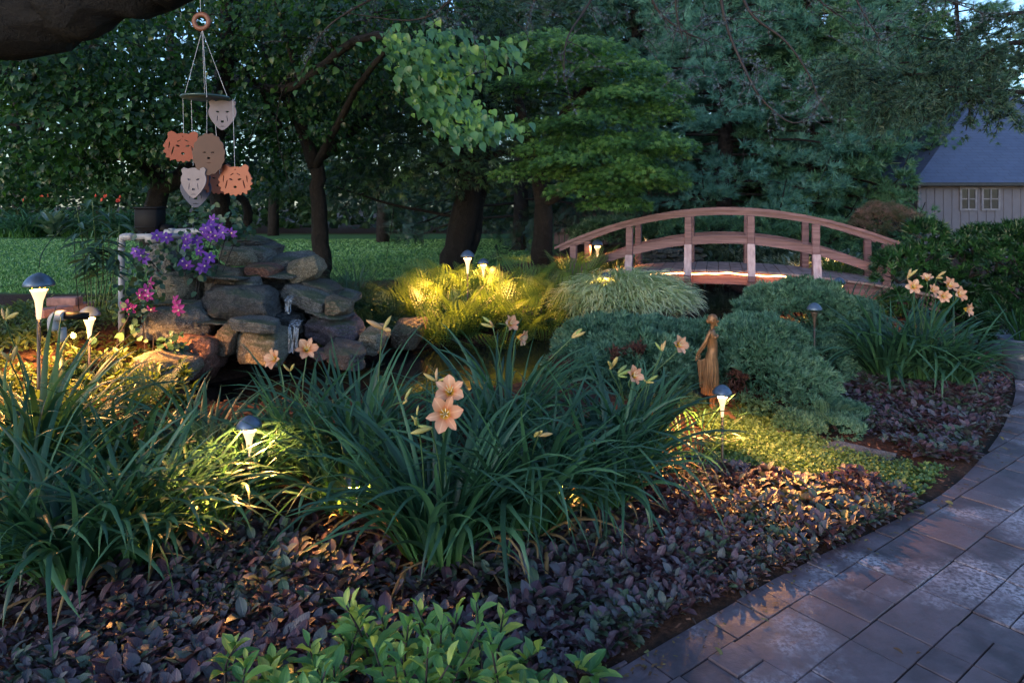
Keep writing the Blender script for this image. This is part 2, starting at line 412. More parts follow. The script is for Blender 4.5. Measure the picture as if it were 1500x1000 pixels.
for (sx,wv,L,cw) in slabs:
    c=np.array([dd*a+ee*b for a,b in ((sx+g,wv+g),(sx+L-g,wv+g),(sx+L-g,wv+cw-g),(sx+g,wv+cw-g))])
    ctr=c.mean(0)
    if ctr[1]<-1 or ctr[1]>8.6 or ctr[0]>9: continue
    poly=[x for x in c]
    k=np.argmin(((EFINE-ctr)**2).sum(1)); k0=max(k-1,0); k1=min(k+1,len(EFINE)-1)
    t=EFINE[k1]-EFINE[k0]; t/=np.linalg.norm(t); nr=np.array([t[1],-t[0]])
    poly=clip(poly,EFINE[k],nr)
    if len(poly)<3: continue
    poly=np.array(poly)
    ar=.5*abs(np.sum(poly[:,0]*np.roll(poly[:,1],-1)-poly[:,1]*np.roll(poly[:,0],-1)))
    if ar<.004: continue
    # densify the sides and wobble them
    P=[]
    for a,b in zip(poly,np.roll(poly,-1,0)):
        kk=max(1,int(np.linalg.norm(b-a)/.06))
        for t_ in range(kk): P.append(a+(b-a)*t_/kk)
    P=np.array(P); P=P+.004*(fbm(np.c_[P*14,P[:,:1]*0],2)[:,None])*2
    cc=P.mean(0); n_=len(P); h=rp.normal()*.0018; tl=rp.normal(size=2)*.004
    def zz(Q): return h+(Q-cc)@tl
    in1=cc+(P-cc)*.985; 
    V=np.vstack([np.c_[P,np.full(n_,-.05)],np.c_[P,zz(P)-.003],np.c_[in1,zz(in1)],[[*cc,h]]])
    q0=np.arange(n_);q1=(q0+1)%n_
    mb.add(V,[np.vstack([np.stack([q0,q1,q1+n_,q0+n_],-1),np.stack([q0+n_,q1+n_,q1+2*n_,q0+2*n_],-1)]),np.stack([q0+2*n_,q1+2*n_,np.full(n_,3*n_)],-1)],[rp.random(),0,0,0])
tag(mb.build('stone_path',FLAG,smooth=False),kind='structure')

# ------------------------------------------------------------------ leaf templates (length +Y, width X, normal Z)
def leaf_tpl(prof, cup=.15, droop=.2, wave=0.0):
    """prof: list of (t, halfwidth); returns verts, faces, attr(t,u)"""
    V=[];Aa=[]
    for t,wd in prof:
        z=-droop*t*t; 
        V+=[(-wd,t,z+cup*wd*2+wave*math.sin(t*9)),(0,t,z),(wd,t,z+cup*wd*2-wave*math.sin(t*8))]; Aa+=[(t,-1),(t,0),(t,1)]
    m_=len(prof); F=[]
    for i in range(m_-1):
        a=i*3; F+=[(a,a+1,a+4,a+3),(a+1,a+2,a+5,a+4)]
    return np.array(V),[np.array(F)],np.array(Aa)
OVAL=leaf_tpl([(0,.04),(.15,.11),(.35,.22),(.58,.27),(.78,.23),(.92,.12),(1,.02)],.22,.28,.02)
LANCE=leaf_tpl([(0,.03),(.3,.15),(.6,.2),(.85,.11),(1,.01)],.35,.22)
LONG=leaf_tpl([(0,.02),(.35,.1),(.7,.1),(1,.005)],.3,.35)
HEART=leaf_tpl([(-.08,.22),(.08,.42),(.3,.5),(.6,.34),(.85,.12),(1,.01)],.16,.3)
SMALL=(np.array([(-.3,.1,.03),(0,0,0),(.3,.1,.03),(.38,.55,.02),(0,1,-.1),(-.38,.55,.02)]),[np.array([(1,2,3,4),(1,4,5,0)])],np.array([(.1,-1),(0,0),(.1,1),(.5,1),(1,0),(.5,-1)]))
def maple_tpl():
    V=[];F=[];Aa=[]
    for k,(a,L) in enumerate([(-75,.6),(-38,.85),(0,1),(38,.85),(75,.6)]):
        a=rad(a); d=np.array([math.sin(a),math.cos(a),-.25]); s_=np.array([math.cos(a),-math.sin(a),0])
        b=len(V); V+=[(0,0,0),tuple(d*L*.45-s_*.09),tuple(d*L),tuple(d*L*.45+s_*.09)]; Aa+=[(0,0),(.5,-1),(1,0),(.5,1)]; F.append((b,b+1,b+2,b+3))
    return np.array(V),[np.array(F)],np.array(Aa)
MAPLE=maple_tpl()
def tuft_tpl(n,spread,wd,seed,fl=1.0,l0=.6):
    r=np.random.default_rng(seed); V=[];F=[];Aa=[]
    for k in range(n):
        a=r.random()*2*PI; th=spread*math.sqrt(r.random()); d=np.array([math.sin(th)*math.cos(a),math.cos(th),math.sin(th)*math.sin(a)*fl]); L=l0+(1-l0)*r.random()
        s_=np.cross(d,r.normal(size=3)); s_/=np.linalg.norm(s_); b0=np.array([0,r.random()*.25,0]); b=len(V)
        V+=[tuple(b0-s_*wd*.5),tuple(b0+s_*wd*.5),tuple(b0+d*L)]; Aa+=[(0,0),(0,0),(1,0)]; F.append((b,b+1,b+2))
    return np.array(V),[np.array(F)],np.array(Aa)
PINE=tuft_tpl(20,.95,.06,1); JUN=tuft_tpl(14,.9,.20,2); FAN=tuft_tpl(14,1.2,.2,3,.35); SPR=tuft_tpl(16,1.35,.12,4,.8)
def spray_tpl():
    """flat feathery conifer/fern-like spray"""
    V=[];F=[];Aa=[]
    for k in range(12):
        t=k/12
        for sg in(-1,1):
            L=.34*(1-t)**.7+.05; b=len(V); y=t*.95
            V+=[(0,y,-.1*t),(sg*L*.45,y+L*.35,-.1*t-.02),(sg*L,y+L*.6,-.1*t-.09),(sg*L*.35,y+.05,-.1*t-.02)]; Aa+=[(t,0)]*4; F.append((b,b+1,b+2,b+3))
    b=len(V); V+=[(-.012,0,0),(.012,0,0),(0,1,-.1)]; Aa+=[(0,0)]*3
    return np.array(V),[np.array(F),np.array([(b,b+1,b+2)])],np.array(Aa)
SPRAY=spray_tpl()
def rand_dirs(N,rng=R):
    return norm(rng.normal(size=(N,3)))
def put(mb,tpl,pos,fwd,nrm_,size,mat=0,rng=R,extra=None):
    pos=np.asarray(pos); N=len(pos)
    if N==0: return
    fwd=np.asarray(fwd)+1e-4; inst(mb,tpl[0],tpl[1],tpl[2],pos,frames(fwd,nrm_),np.asarray(size),rng.random(N),mat,extra)

def blades(mb,roots,az,L,lean,curl,W,S=9,kink=.25,rng=R,mat=0,fold=.3,floor=None,taper=1.0):
    N=len(roots); t=np.linspace(0,1,S)[None]
    th=lean[:,None]+curl[:,None]*t**1.4
    k=(rng.random(N)<kink); kt=.45+.35*rng.random(N); ka=np.where(k,.7+.7*rng.random(N),0)
    th=th+ka[:,None]/(1+np.exp(-(t-kt[:,None])/.03)); th=np.minimum(th,2.9)
    azz=az[:,None]+ (rng.normal(size=N)*.5)[:,None]*t**1.5
    d=np.stack([np.sin(th)*np.cos(azz),np.sin(th)*np.sin(azz),np.cos(th)],-1)
    st=L[:,None,None]/(S-1); P=np.concatenate([np.zeros((N,1,3)),np.cumsum((d[:,1:]+d[:,:-1])/2*st,1)],1)+roots[:,None,:]
    if floor is not None:
        P[...,2]=np.maximum(P[...,2],floor+.01+.02*rng.random((N,1)))
    side=np.stack([-np.sin(azz),np.cos(azz),0*azz],-1)
    tw=(rng.normal(size=N)*.5)[:,None]*t
    nn=np.cross(side,d); side2=side*np.cos(tw)[...,None]+nn*np.sin(tw)[...,None]; nn=np.cross(side2,d)
    wd=W[:,None]*np.minimum(1,.55+1.2*t)*(1-t**(2.2*taper))**.8*.5
    V=np.stack([P-side2*wd[...,None],P-nn*(wd*fold)[...,None],P+side2*wd[...,None]],2)   # N,S,3,3
    A=np.zeros((N,S,3,4)); A[...,0]=rng.random(N)[:,None,None]; A[...,1]=t[...,None]; A[...,2]=np.array([-1,0,1])
    i,j=np.meshgrid(np.arange(S-1),np.arange(2),indexing='ij'); q=(i*3+j).ravel()
    f=np.stack([q,q+1,q+4,q+3],-1); F=(f[None]+(np.arange(N)*S*3)[:,None,None]).reshape(-1,4)
    mb.add(V.reshape(-1,3),[F],A.reshape(-1,4),mat)
    return P
def wpart(mb,name,mat,parent,smooth=True):
    """part given in world coordinates under an unrotated parent (or a part of one)"""
    o=mb.build(name,mat,None,smooth); base=Vector(parent.location)
    pp_=parent.parent
    while pp_ is not None: base+=Vector(pp_.location); pp_=pp_.parent
    me=o.data; co=np.zeros(len(me.vertices)*3,np.float32); me.vertices.foreach_get('co',co)
    co=co.reshape(-1,3)-np.array(base); me.vertices.foreach_set('co',co.ravel().astype(np.float32)); me.update(); o.parent=parent
    return o

# ------------------------------------------------------------------ plant materials
M_DAY=leafmat('daylily_leaf',[(.2,(.022,.065,.042)),(.5,(.045,.125,.075)),(.85,(.08,.19,.10))],.38,.34,[(0,(1.9,1.7,.8)),(.35,(1,1,1)),(.93,(1,1,1)),(1,(1.8,1.2,.6))],.5)
M_AJU=leafmat('bugle_leaf',[(.15,(.055,.024,.035)),(.4,(.105,.06,.085)),(.62,(.10,.10,.115)),(.85,(.05,.09,.05))],.42,.1,None,.6,veins=55,mid=(1.3,1.1,1.2))
M_THY=leafmat('thyme_leaf',[(.2,(.05,.10,.035)),(.6,(.10,.19,.055)),(.9,(.15,.24,.09))],.5,.25)
M_FERN=leafmat('fern_leaf',[(.2,(.08,.14,.04)),(.6,(.15,.23,.06)),(.9,(.24,.31,.10))],.5,.35)
M_FERN2=leafmat('dark_fern_leaf',[(.2,(.03,.075,.045)),(.8,(.07,.13,.08))],.45,.25)
M_IVY=leafmat('ivy_leaf',[(.2,(.025,.07,.03)),(.55,(.045,.11,.05)),(.9,(.16,.24,.14))],.35,.2)
M_BERM=leafmat('berm_leaf',[(.2,(.06,.10,.03)),(.6,(.12,.17,.05)),(.9,(.20,.20,.09))],.45,.3)
M_SHRUB=leafmat('shrub_leaf',[(.15,(.06,.17,.055)),(.5,(.15,.31,.08)),(.85,(.42,.46,.10))],.34,.25,veins=60,mid=(1.35,1.3,1.2))
M_JUN=leafmat('juniper_leaf',[(.15,(.03,.09,.06)),(.5,(.075,.185,.12)),(.9,(.17,.31,.21))],.5,.12)
M_JUNB=leafmat('juniper_dead',[(.2,(.07,.02,.02)),(.8,(.16,.07,.05))],.7,.05)
M_HINO=leafmat('cypress_leaf',[(.2,(.007,.032,.013)),(.6,(.016,.065,.022)),(.9,(.035,.11,.03))],.4,.1)
M_PINE=leafmat('pine_needle',[(.15,(.03,.11,.09)),(.5,(.06,.19,.15)),(.9,(.12,.28,.23))],.5,.15)
M_CRYP=leafmat('cedar_needle',[(.15,(.025,.085,.045)),(.5,(.05,.15,.085)),(.9,(.09,.21,.11))],.5,.15)
M_BLUE=leafmat('blue_needle',[(.15,(.06,.095,.13)),(.5,(.10,.15,.20)),(.9,(.15,.21,.28))],.5,.1)
M_DARKN=leafmat('hemlock_needle',[(.15,(.012,.035,.026)),(.5,(.022,.06,.042)),(.9,(.035,.085,.06))],.5,.1)
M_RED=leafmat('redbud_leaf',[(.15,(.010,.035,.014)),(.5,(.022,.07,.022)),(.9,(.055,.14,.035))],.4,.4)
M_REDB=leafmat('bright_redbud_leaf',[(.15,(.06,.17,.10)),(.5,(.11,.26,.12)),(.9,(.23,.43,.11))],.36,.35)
M_MAP=leafmat('maple_leaf',[(.2,(.02,.07,.02)),(.5,(.06,.155,.035)),(.85,(.16,.31,.07))],.45,.35)
M_WOODS=leafmat('far_leaf',[(.15,(.012,.035,.016)),(.5,(.025,.06,.022)),(.9,(.05,.11,.03))],.55,.25)
M_HAK=leafmat('hakone_leaf',[(.15,(.28,.38,.2)),(.5,(.46,.54,.33)),(.9,(.66,.68,.5))],.4,.3)
M_HOST=leafmat('hosta_leaf',[(.2,(.06,.11,.07)),(.6,(.12,.18,.12)),(.9,(.35,.4,.33))],.4,.2)
M_CLEM=leafmat('clematis_leaf',[(.2,(.02,.055,.03)),(.8,(.05,.11,.06))],.4,.2)
M_HEATH=leafmat('heather_leaf',[(.2,(.05,.07,.03)),(.6,(.11,.09,.07)),(.9,(.24,.15,.15))],.6,.15)
M_PETAL=leafmat('daylily_petal',[(0,(.66,.31,.20)),(.5,(.76,.41,.28)),(1,(.84,.51,.38))],.5,.35,[(0,(1.0,1.1,.2)),(.3,(1.1,1.15,.25)),(.42,(1,.75,.6)),(.6,(1,.97,.95)),(1,(1.05,1.1,1.15))],.3,1.0,veins=0,mid=(1.15,1.35,1.4))
M_BUD=leafmat('daylily_bud',[(0,(.25,.34,.10)),(.5,(.50,.38,.14)),(1,(.66,.36,.2))],.5,.15)
M_STEM=simple('stalk',(.06,.12,.045),.5)
M_PURP=leafmat('clematis_petal',[(.1,(.10,.04,.34)),(.5,(.17,.05,.45)),(.9,(.28,.10,.58))],.5,.3,None,.3,1.1)
M_MAG=leafmat('magenta_petal',[(.1,(.34,.03,.22)),(.9,(.55,.08,.38))],.5,.3,None,.3,1.1)
M_PALE=simple('pale_yellow',(.7,.62,.4),.5)
M_FRED=leafmat('red_petal',[(.1,(.5,.04,.03)),(.9,(.7,.12,.06))],.5,.3,None,.3,1.1)
M_BARK=rockmat('bark',(.014,.011,.011),(.032,.026,.025),scale=14)
M_BARKD=rockmat('dark_bark',(.008,.006,.006),(.018,.014,.013),scale=10)
M_TWIG=simple('twig',(.022,.016,.019),.7)

# ------------------------------------------------------------------ ground cover (stuff)
def sample_poly(poly,N,rng=R):
    poly=np.array(poly); lo=poly.min(0); hi=poly.max(0); out=[]
    tot=0
    while tot<N:
        p=lo+(hi-lo)*rng.random((N,2)); p=p[inpoly(p[:,0],p[:,1],poly)]; out.append(p); tot+=len(p)
    return np.concatenate(out)[:N]
def rosettes(mb,pts,size,per,tpl,tilt=(.35,1.2),rng=R,h0=.0,thr=None,stem=.3):
    z=H(pts[:,0],pts[:,1]); N=len(pts)
    sz=size*(.55+.9*rng.random(N))*(.65+.8*vnoise(np.c_[pts*2.6,pts[:,:1]*0],17))
    az=rng.random((N,per))*2*PI; el=tilt[0]+(tilt[1]-tilt[0])*rng.random((N,per))
    d=np.stack([np.cos(az)*np.cos(el),np.sin(az)*np.cos(el),np.sin(el)],-1)
    up=np.stack([-np.cos(az)*np.sin(el),-np.sin(az)*np.sin(el),np.cos(el)],-1)+rng.normal(size=(N,per,3))*.25
    hh=h0+size*1.3*rng.random((N,per))*sstep(-.1,1,vnoise(np.c_[pts*3,pts[:,:1]*0],9))[:,None]
    P=np.stack([np.repeat(pts[:,0:1],per,1),np.repeat(pts[:,1:2],per,1),z[:,None]+hh],-1)+d*size*stem
    s_=(sz[:,None]*(.7+.5*rng.random((N,per)))).ravel()
    put(mb,tpl,P.reshape(-1,3),d.reshape(-1,3),up.reshape(-1,3),s_,rng=rng)
def P2(*l,z=0): return [px(u,v,z) for u,v in l]
A1=P2((-60,1030),(-80,850),(100,880),(300,835),(480,848),(620,838),(760,850),(900,765),(1000,700),(1050,688),(1110,700),(1190,715),(1240,700),(1345,742),(1250,790),(1148,838),(1040,885),(940,930),(860,985),(800,1030))
A1b=P2((0,880),(300,800),(640,790),(900,720),(1010,680),(1060,700),(1000,800),(700,880),(0,1010))
A2=P2((1180,545),(1240,525),(1330,540),(1475,530),(1498,560),(1488,612),(1450,640),(1432,676),(1340,676),(1290,655),(1255,628),(1200,600))
T1=P2((1000,615),(1045,605),(1120,606),(1180,640),(1262,668),(1330,680),(1402,690),(1345,742),(1280,745),(1200,725),(1110,705),(1040,690))
def thin(pts,thr,sc=2.2,seed=4):
    return pts[vnoise(np.c_[pts*sc,pts[:,:1]*0],seed)>thr*R.random(len(pts))*2]
mb=MB()
def soften(pts,poly,wd=.35,rng=R):
    d=pdist(pts[:,0],pts[:,1],poly); return pts[d>wd*rng.random(len(pts))*vnoise(np.c_[pts*4,pts[:,:1]*0],23)*1.6]
pA=thin(sample_poly(A1,5600),.40); pA=pA[pA[:,0]<np.interp(pA[:,1],EY,EX)+.02]; lf=R.random(len(pA))<sstep(.75,-.15,pA[:,0]) if False else R.random(len(pA))<1-sstep(-.15,.75,pA[:,0])
rosettes(mb,pA[~lf],.043,8,OVAL,(.15,1.25)); pl_=pA[lf]; rosettes(mb,pl_[R.random(len(pl_))<.75],.050,8,OVAL,(.15,1.2))
pB=thin(sample_poly(A1b,1200),.3); rosettes(mb,pB,.042,7,OVAL,(.15,1.2))
tag(mb.build('bugle_ground_cover',M_AJU),'purple bronze bugle leaves carpeting the bed along the front edge of the stone path','ground cover',kind='stuff')
mb=MB()
pA=soften(thin(sample_poly(A2,5200),.30),A2,.12); pA=pA[pA[:,0]<np.interp(pA[:,1],EY,EX)-.05]; rosettes(mb,pA,.046,8,OVAL,(.2,1.25))
tag(mb.build('bugle_ground_cover',M_AJU),'purple grey bugle patch spreading under the right hand daylily clump','ground cover',kind='stuff')
mb=MB()
pT=soften(sample_poly(T1,13000),T1,.3); pT=pT[pT[:,0]<np.interp(pT[:,1],EY,EX)+.0]; rosettes(mb,pT,.016,5,SMALL,(.1,1.1),h0=.012)
pT=sample_poly(P2((60,950),(400,890),(420,990),(100,1010)),700); rosettes(mb,thin(pT,.5),.016,5,SMALL,(.1,1.1),h0=.01)
tag(mb.build('thyme_ground_cover',M_THY),'fine bright green creeping thyme between the juniper and the path','ground cover',kind='stuff')
mb=MB()
pb=sample_poly([(-4.6,3.2),(-3.2,2.9),(-2.3,3.2),(-1.9,4.1),(-2.2,4.6),(-2.4,5.3),(-2.5,6.4),(-4.6,6.9)],2600)
rosettes(mb,pb,.05,7,LANCE,(.2,1.2),h0=.02); 
tag(mb.build('berm_ground_cover',M_BERM),'leafy yellow green plants covering the bank around the left path lights','ground cover',kind='stuff')
mb=MB()
pi_=sample_poly([(-1.5,5.95),(-1.2,6.05),(-.7,6.4),(-.2,6.62),(.6,6.87),(1.3,7.05),(1.5,7.7),(.6,7.6),(-.3,7.35),(-1.4,7.2)],6500); rosettes(mb,pi_,.036,7,SMALL,(.2,1.2),h0=.06)
pi_=sample_poly([(.1,4.9),(1.0,5.9),(2.0,6.5),(2.6,7.3),(3.5,7.2),(3,6),(2.2,5.2),(1,5.2)],1500); rosettes(mb,pi_,.034,6,SMALL,(.2,1.2),h0=.03)
pi_=sample_poly([(-1.7,5.75),(-1.2,6.06),(-.6,6.45),(-.5,7.0),(-1.4,7.6),(-2.0,7.3)],1600); rosettes(mb,pi_,.04,7,SMALL,(.2,1.2),h0=.05)
tag(mb.build('ivy_ground_cover',M_IVY),'dark glossy small leaved ground cover edging the far bank of the pond','ground cover',kind='stuff')
# plants beyond the bridge
mb=MB()
pc=sample_poly([(1.9,9.6),(2.0,12.5),(5.8,12.5),(6.2,9.0),(5.0,8.3),(3.7,9.3),(3.6,10.8),(2.4,11)],2400); rosettes(mb,pc,.11,8,LONG,(.2,1.2),h0=.05)
tag(mb.build('strap_leaf_ground_cover',M_HOST),'pale striped low foliage on the bank seen through the bridge railing','ground cover',kind='stuff')
# bark mulch chips
mb=MB(); N=9000
pm=np.stack([R.random(N)*7-2.5,R.random(N)*4.2+2.1],1); pm=pm[(pm[:,0]<np.interp(pm[:,1],EY,EX)-.01)&~inpoly(pm[:,0],pm[:,1],POND)]
zc=H(pm[:,0],pm[:,1]); d=rand_dirs(len(pm)); d[:,2]*=.3
chip=(np.array([(-.5,0,0),(.5,0,0),(.4,2.4,0),(-.4,2.2,0.1)]),[np.array([(0,1,2,3)])],np.array([(0,0)]*4))
put(mb,chip,np.c_[pm,zc+.008+.008*R.random(len(pm))],d,np.array([[0,0,1.]])+R.normal(size=(len(pm),3))*.4,.006+.008*R.random(len(pm)))
M_CHIP=leafmat('bark_mulch',[(.1,(.035,.014,.010)),(.5,(.10,.04,.025)),(.9,(.19,.09,.055))],.8,0)
tag(mb.build('bark_mulch',M_CHIP),'reddish bark mulch between the plants of the bed','mulch',kind='stuff')
mb=MB(); N=70; x=.3+4.2*R.random(N); y=1.9+4*R.random(N); k_=x>np.interp(y,EY,EX)+.02; pts=np.c_[x,y][k_]; n_=len(pts)
put(mb,OVAL,np.c_[pts,np.full(n_,.012)],np.c_[R.normal(size=(n_,2)),np.zeros(n_)],np.array([0,0,1.])+R.normal(size=(n_,3))*.35,.018+.022*R.random(n_)); N=260; e_=EFINE[R.integers(22,90,N)]+R.normal(size=(N,2))*np.array([.05,.03])+np.array([.05,-.03]); put(mb,chip,np.c_[e_,np.full(N,.008)],np.c_[R.normal(size=(N,2)),np.zeros(N)],np.array([0,0,1.])+R.normal(size=(N,3))*.2,.004+.006*R.random(N))
tag(mb.build('leaf_litter',leafmat('litter',[(.1,(.05,.025,.015)),(.5,(.14,.07,.03)),(.9,(.14,.15,.05))],.7,.1)),'small dry leaves and bark crumbs blown onto the stone path','leaf litter',kind='stuff')
# lawn blades
mb=MB(); N=60000
u=R.random(N)*860-60; k=.055+.12*R.random(N)**1.3; Y=1.18/k; x=(u-750)/1000*Y
okm=lawnmask(x,Y)>.5+.5*R.random(N); x=x[okm];Y=Y[okm]; z=H(x,Y); n_=len(x); sz=.0045*Y
V=np.zeros((n_,3,3)); az=R.random(n_)*2*PI; ln=.028+.014*R.random(n_); tl=R.normal(size=(n_,2))*.4
V[:,0]=np.c_[x-np.cos(az)*sz*.35,Y-np.sin(az)*sz*.35,z]; V[:,1]=np.c_[x+np.cos(az)*sz*.35,Y+np.sin(az)*sz*.35,z]; V[:,2]=np.c_[x+tl[:,0]*ln,Y+tl[:,1]*ln,z+ln]
A=np.zeros((n_,3,4)); A[...,0]=R.random(n_)[:,None]; A[:,2,1]=1
M_GRASS=leafmat('grass_blade',[(.1,(.07,.16,.05)),(.5,(.12,.26,.08)),(.9,(.18,.34,.12))],.5,.2)
mb.add(V.reshape(-1,3),[np.arange(n_*3).reshape(-1,3)],A.reshape(-1,4)); tag(mb.build('lawn_grass',M_GRASS),'mown green lawn grass reaching back to the hedge','grass',kind='stuff')

# ------------------------------------------------------------------ rocks
def ico(sub=4):
    import bmesh
    bm=bmesh.new(); bmesh.ops.create_icosphere(bm,subdivisions=sub,radius=1); V=np.array([v.co[:] for v in bm.verts]); F=np.array([[v.index for v in f.verts] for f in bm.faces]); bm.free(); return V,F
ICO5=ico(5); ICO4=ico(4)
def rock_mesh(size,seed,tilt=(0,0,0),box_=.75,sub=ICO5):
    # faceted block with bedding ledges and chipped corners
    r=np.random.default_rng(seed); V,F=sub; d=norm(V)
    pl=[np.array(a,float) for a in ((1,0,0),(-1,0,0),(0,1,0),(0,-1,0),(0,0,1),(0,0,-1))]
    dist=[1.0]*6; pl=[norm(p_+r.normal(size=3)*.16) for p_ in pl]
    for k in range(16):
        q_=norm(r.normal(size=3)); pl.append(q_); dist.append(.98+.34*r.random())
    rr=np.full(len(d),9.0)
    acc=0
    for p_,ds in zip(pl,dist):
        c_=d@p_; v=np.where(c_>.05,ds/np.maximum(c_,.05),9.0); acc=acc+v**-34.0
    rr=acc**(-1/34.0); P=d*rr[:,None]
    asp=np.array(size)/max(size)
    q_=P*asp
    P=P*(1+.20*fbm(q_*2.2+seed,seed,4)-.22*(np.maximum(0,.06-np.abs(fbm(q_*3+seed,seed+9,3))))*6*.25+.10*fbm(q_*9+seed,seed+5,3))[:,None]
    # bedding ledges
    ph=P[:,2]*size[2]*(9+6*r.random())*1.6+2.5*fbm(q_*1.5,seed+4); lay=(np.abs((ph%1)-.5)*2)**.5*.10*(vnoise(q_*2+7,seed)>.35); P[:,:2]*=(.95+lay*.8)[:,None]
    P=P*np.array(size)*.5*.92
    M_=rotz(tilt[2])@roty(tilt[1])@rotx(tilt[0])
    return P@M_.T,F
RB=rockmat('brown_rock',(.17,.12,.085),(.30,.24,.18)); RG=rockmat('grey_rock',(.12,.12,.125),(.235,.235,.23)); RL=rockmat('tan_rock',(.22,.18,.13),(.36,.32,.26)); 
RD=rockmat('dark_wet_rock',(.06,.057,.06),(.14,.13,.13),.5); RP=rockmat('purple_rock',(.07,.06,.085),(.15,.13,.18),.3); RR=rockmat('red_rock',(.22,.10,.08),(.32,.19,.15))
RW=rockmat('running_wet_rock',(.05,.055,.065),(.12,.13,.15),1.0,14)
ROCKS=[ # u0,v0,u1,v1,Y,depth,tilt(y: + drops to the right),material,label
 (319,344,388,368,6.0,.55,.06,RD,'flat dark slab crowning the top of the rock waterfall'),
 (372,356,404,378,5.95,.4,.25,RD,'small dark slab sloping down right of the crowning slab'),
 (320,362,369,392,5.62,.35,.12,RL,'pale tan rounded rock just under the crowning slab'),
 (352,362,392,390,5.8,.35,.05,RG,'grey green rock right of the pale tan rock near the top'),
 (360,385,405,410,5.6,.35,.15,RR,'pinkish pointed flat stone in the middle of the rock pile'),
 (278,390,344,420,5.35,.4,.16,RB,'long rust brown stone above the big dark block'),
 (226,402,277,448,5.2,.38,.0,RL,'upright tan block beside the magenta clematis flowers'),
 (341,412,374,432,5.35,.3,.0,RG,'small blue grey stone left of the upper cascade'),
 (294,419,388,474,5.15,.5,.08,RD,'big dark block with an amber lit left edge'),
 (340,466,402,491,4.92,.36,.12,RG,'thin grey triangular stone capping the large buff boulder'),
 (342,484,410,540,5.0,.5,.1,RL,'large buff boulder below the triangular stone by the water'),
 (308,472,352,528,4.98,.4,.3,RB,'lamp lit ribbed boulder left of the large buff boulder'),
 (210,446,300,506,5.0,.5,.03,RG,'wide pale block under the upright tan block'),
 (236,498,312,560,4.85,.5,.0,RR,'red brown boulder at the foot of the pile beside the pond'),
 (196,525,262,584,4.4,.6,.25,RL,'flat sandy slab sloping to the pond on the left'),
 (218,350,262,408,5.75,.4,.0,RG,'blue grey rock behind the purple clematis flowers'),
 (256,380,300,410,5.7,.5,-.2,RD,'dark rock tucked behind the long rust brown stone'),
 (388,374,446,404,5.9,.5,.02,RG,'smooth grey slab near the top right of the pile'),
 (418,373,470,418,5.75,.45,-.3,RL,'pale tan broken ended stone at the right of the pile top'),
 (406,416,486,464,5.5,.5,.28,RG,'long dark grey slab slanting down above the waterfall'),
 (470,438,510,466,5.42,.4,.1,RB,'brown rounded end stone right of the slanting slab'),
 (440,408,492,440,5.72,.4,.3,RD,'thin dark slab resting on the slanting slab'),
 (484,424,520,446,5.9,.4,.2,RG,'mossy grey rock half hidden by the dark fern'),
 (452,462,528,515,5.45,.6,.15,RP,'big purple grey boulder right of the waterfall'),
 (524,480,563,520,5.45,.4,.3,RL,'light speckled stone right of the purple grey boulder'),
 (568,470,614,516,6.0,.45,.2,RB,'pinkish brown stone standing in the far pond edge'),
 (384,456,442,490,5.4,.35,.1,RW,'wet shining stone the water falls over'),
 (388,425,452,445,5.75,.5,.0,RD,'wet ledge at the top of the cascade'),
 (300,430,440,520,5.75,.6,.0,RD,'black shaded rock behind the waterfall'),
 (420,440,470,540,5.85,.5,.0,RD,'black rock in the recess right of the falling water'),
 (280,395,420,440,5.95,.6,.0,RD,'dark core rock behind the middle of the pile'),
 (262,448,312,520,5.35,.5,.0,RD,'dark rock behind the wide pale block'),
 (768,448,792,470,7.0,.3,.0,RP,'small purple grey stone in the ivy below the ferns'),
 (300,404,352,414,5.28,.4,.1,RG,'thin grey slab wedged under the long rust brown stone'),
 (352,392,398,401,5.6,.4,-.08,RB,'thin brown slab between the pale tan rock and the pinkish stone'),
 (402,398,432,408,5.65,.4,.12,RG,'thin slab stacked just right of the pinkish pointed stone'),
 (292,470,345,480,5.05,.4,.1,RG,'thin slab laid flat under the big dark block'),
 (222,440,286,452,5.08,.4,.04,RL,'thin tan slab carrying the upright tan block'),
 (446,456,500,466,5.38,.4,.2,RG,'thin slab lying on the big purple grey boulder'),
 (312,356,352,366,5.85,.4,.05,RG,'thin grey slab under the left of the crowning slab'),
 (456,512,500,530,5.15,.3,.1,RP,'flat purple stone at the water line'),
 (470,505,530,540,5.1,.3,.1,RD,'low wet stone at the foot of the purple grey boulder'),
]
def stone(spec,k,name='rock',cat='rock',group='rocks of the waterfall and pond edge'):
    u0,v0,u1,v1,Y,dep,ty,mt,lab=spec
    a=at(u0,v0,Y); b=at(u1,v1,Y); wdt=(b[0]-a[0]); h=(a[2]-b[2])
    ca,sa=abs(math.cos(ty)),abs(math.sin(ty)); 
    W0=(wdt*ca-h*sa)/max(.2,(ca*ca-sa*sa)); H0=(h*ca-wdt*sa)/max(.2,(ca*ca-sa*sa)); H0=max(H0,.35*h); W0=max(W0,.6*wdt)
    P,F=rock_mesh((W0*1.12,dep,H0*1.12),100+k,(R.normal()*.08,ty,0))
    c=np.array([(a[0]+b[0])/2,Y+dep*.3,(a[2]+b[2])/2])
    m_=MB().add(P,[F],[0,0,0,0]); o=m_.build(name,mt); o.location=tuple(c); tag(o,lab,cat,group); return o
for k,sp_ in enumerate(ROCKS): stone(sp_,k)
# small dry-stone wall and falls beyond the bridge
k=200
for r_ in range(4):
    for c_ in range(6):
        u0=940+c_*15+(r_%2)*6; v0=364+r_*7
        k+=1; stone((u0,v0,u0+16,v0+8,11.2,.3,R.normal()*.05,RD,'small dark stone of the far cascade wall seen under the bridge rail'),k,group='stones of the far cascade wall')
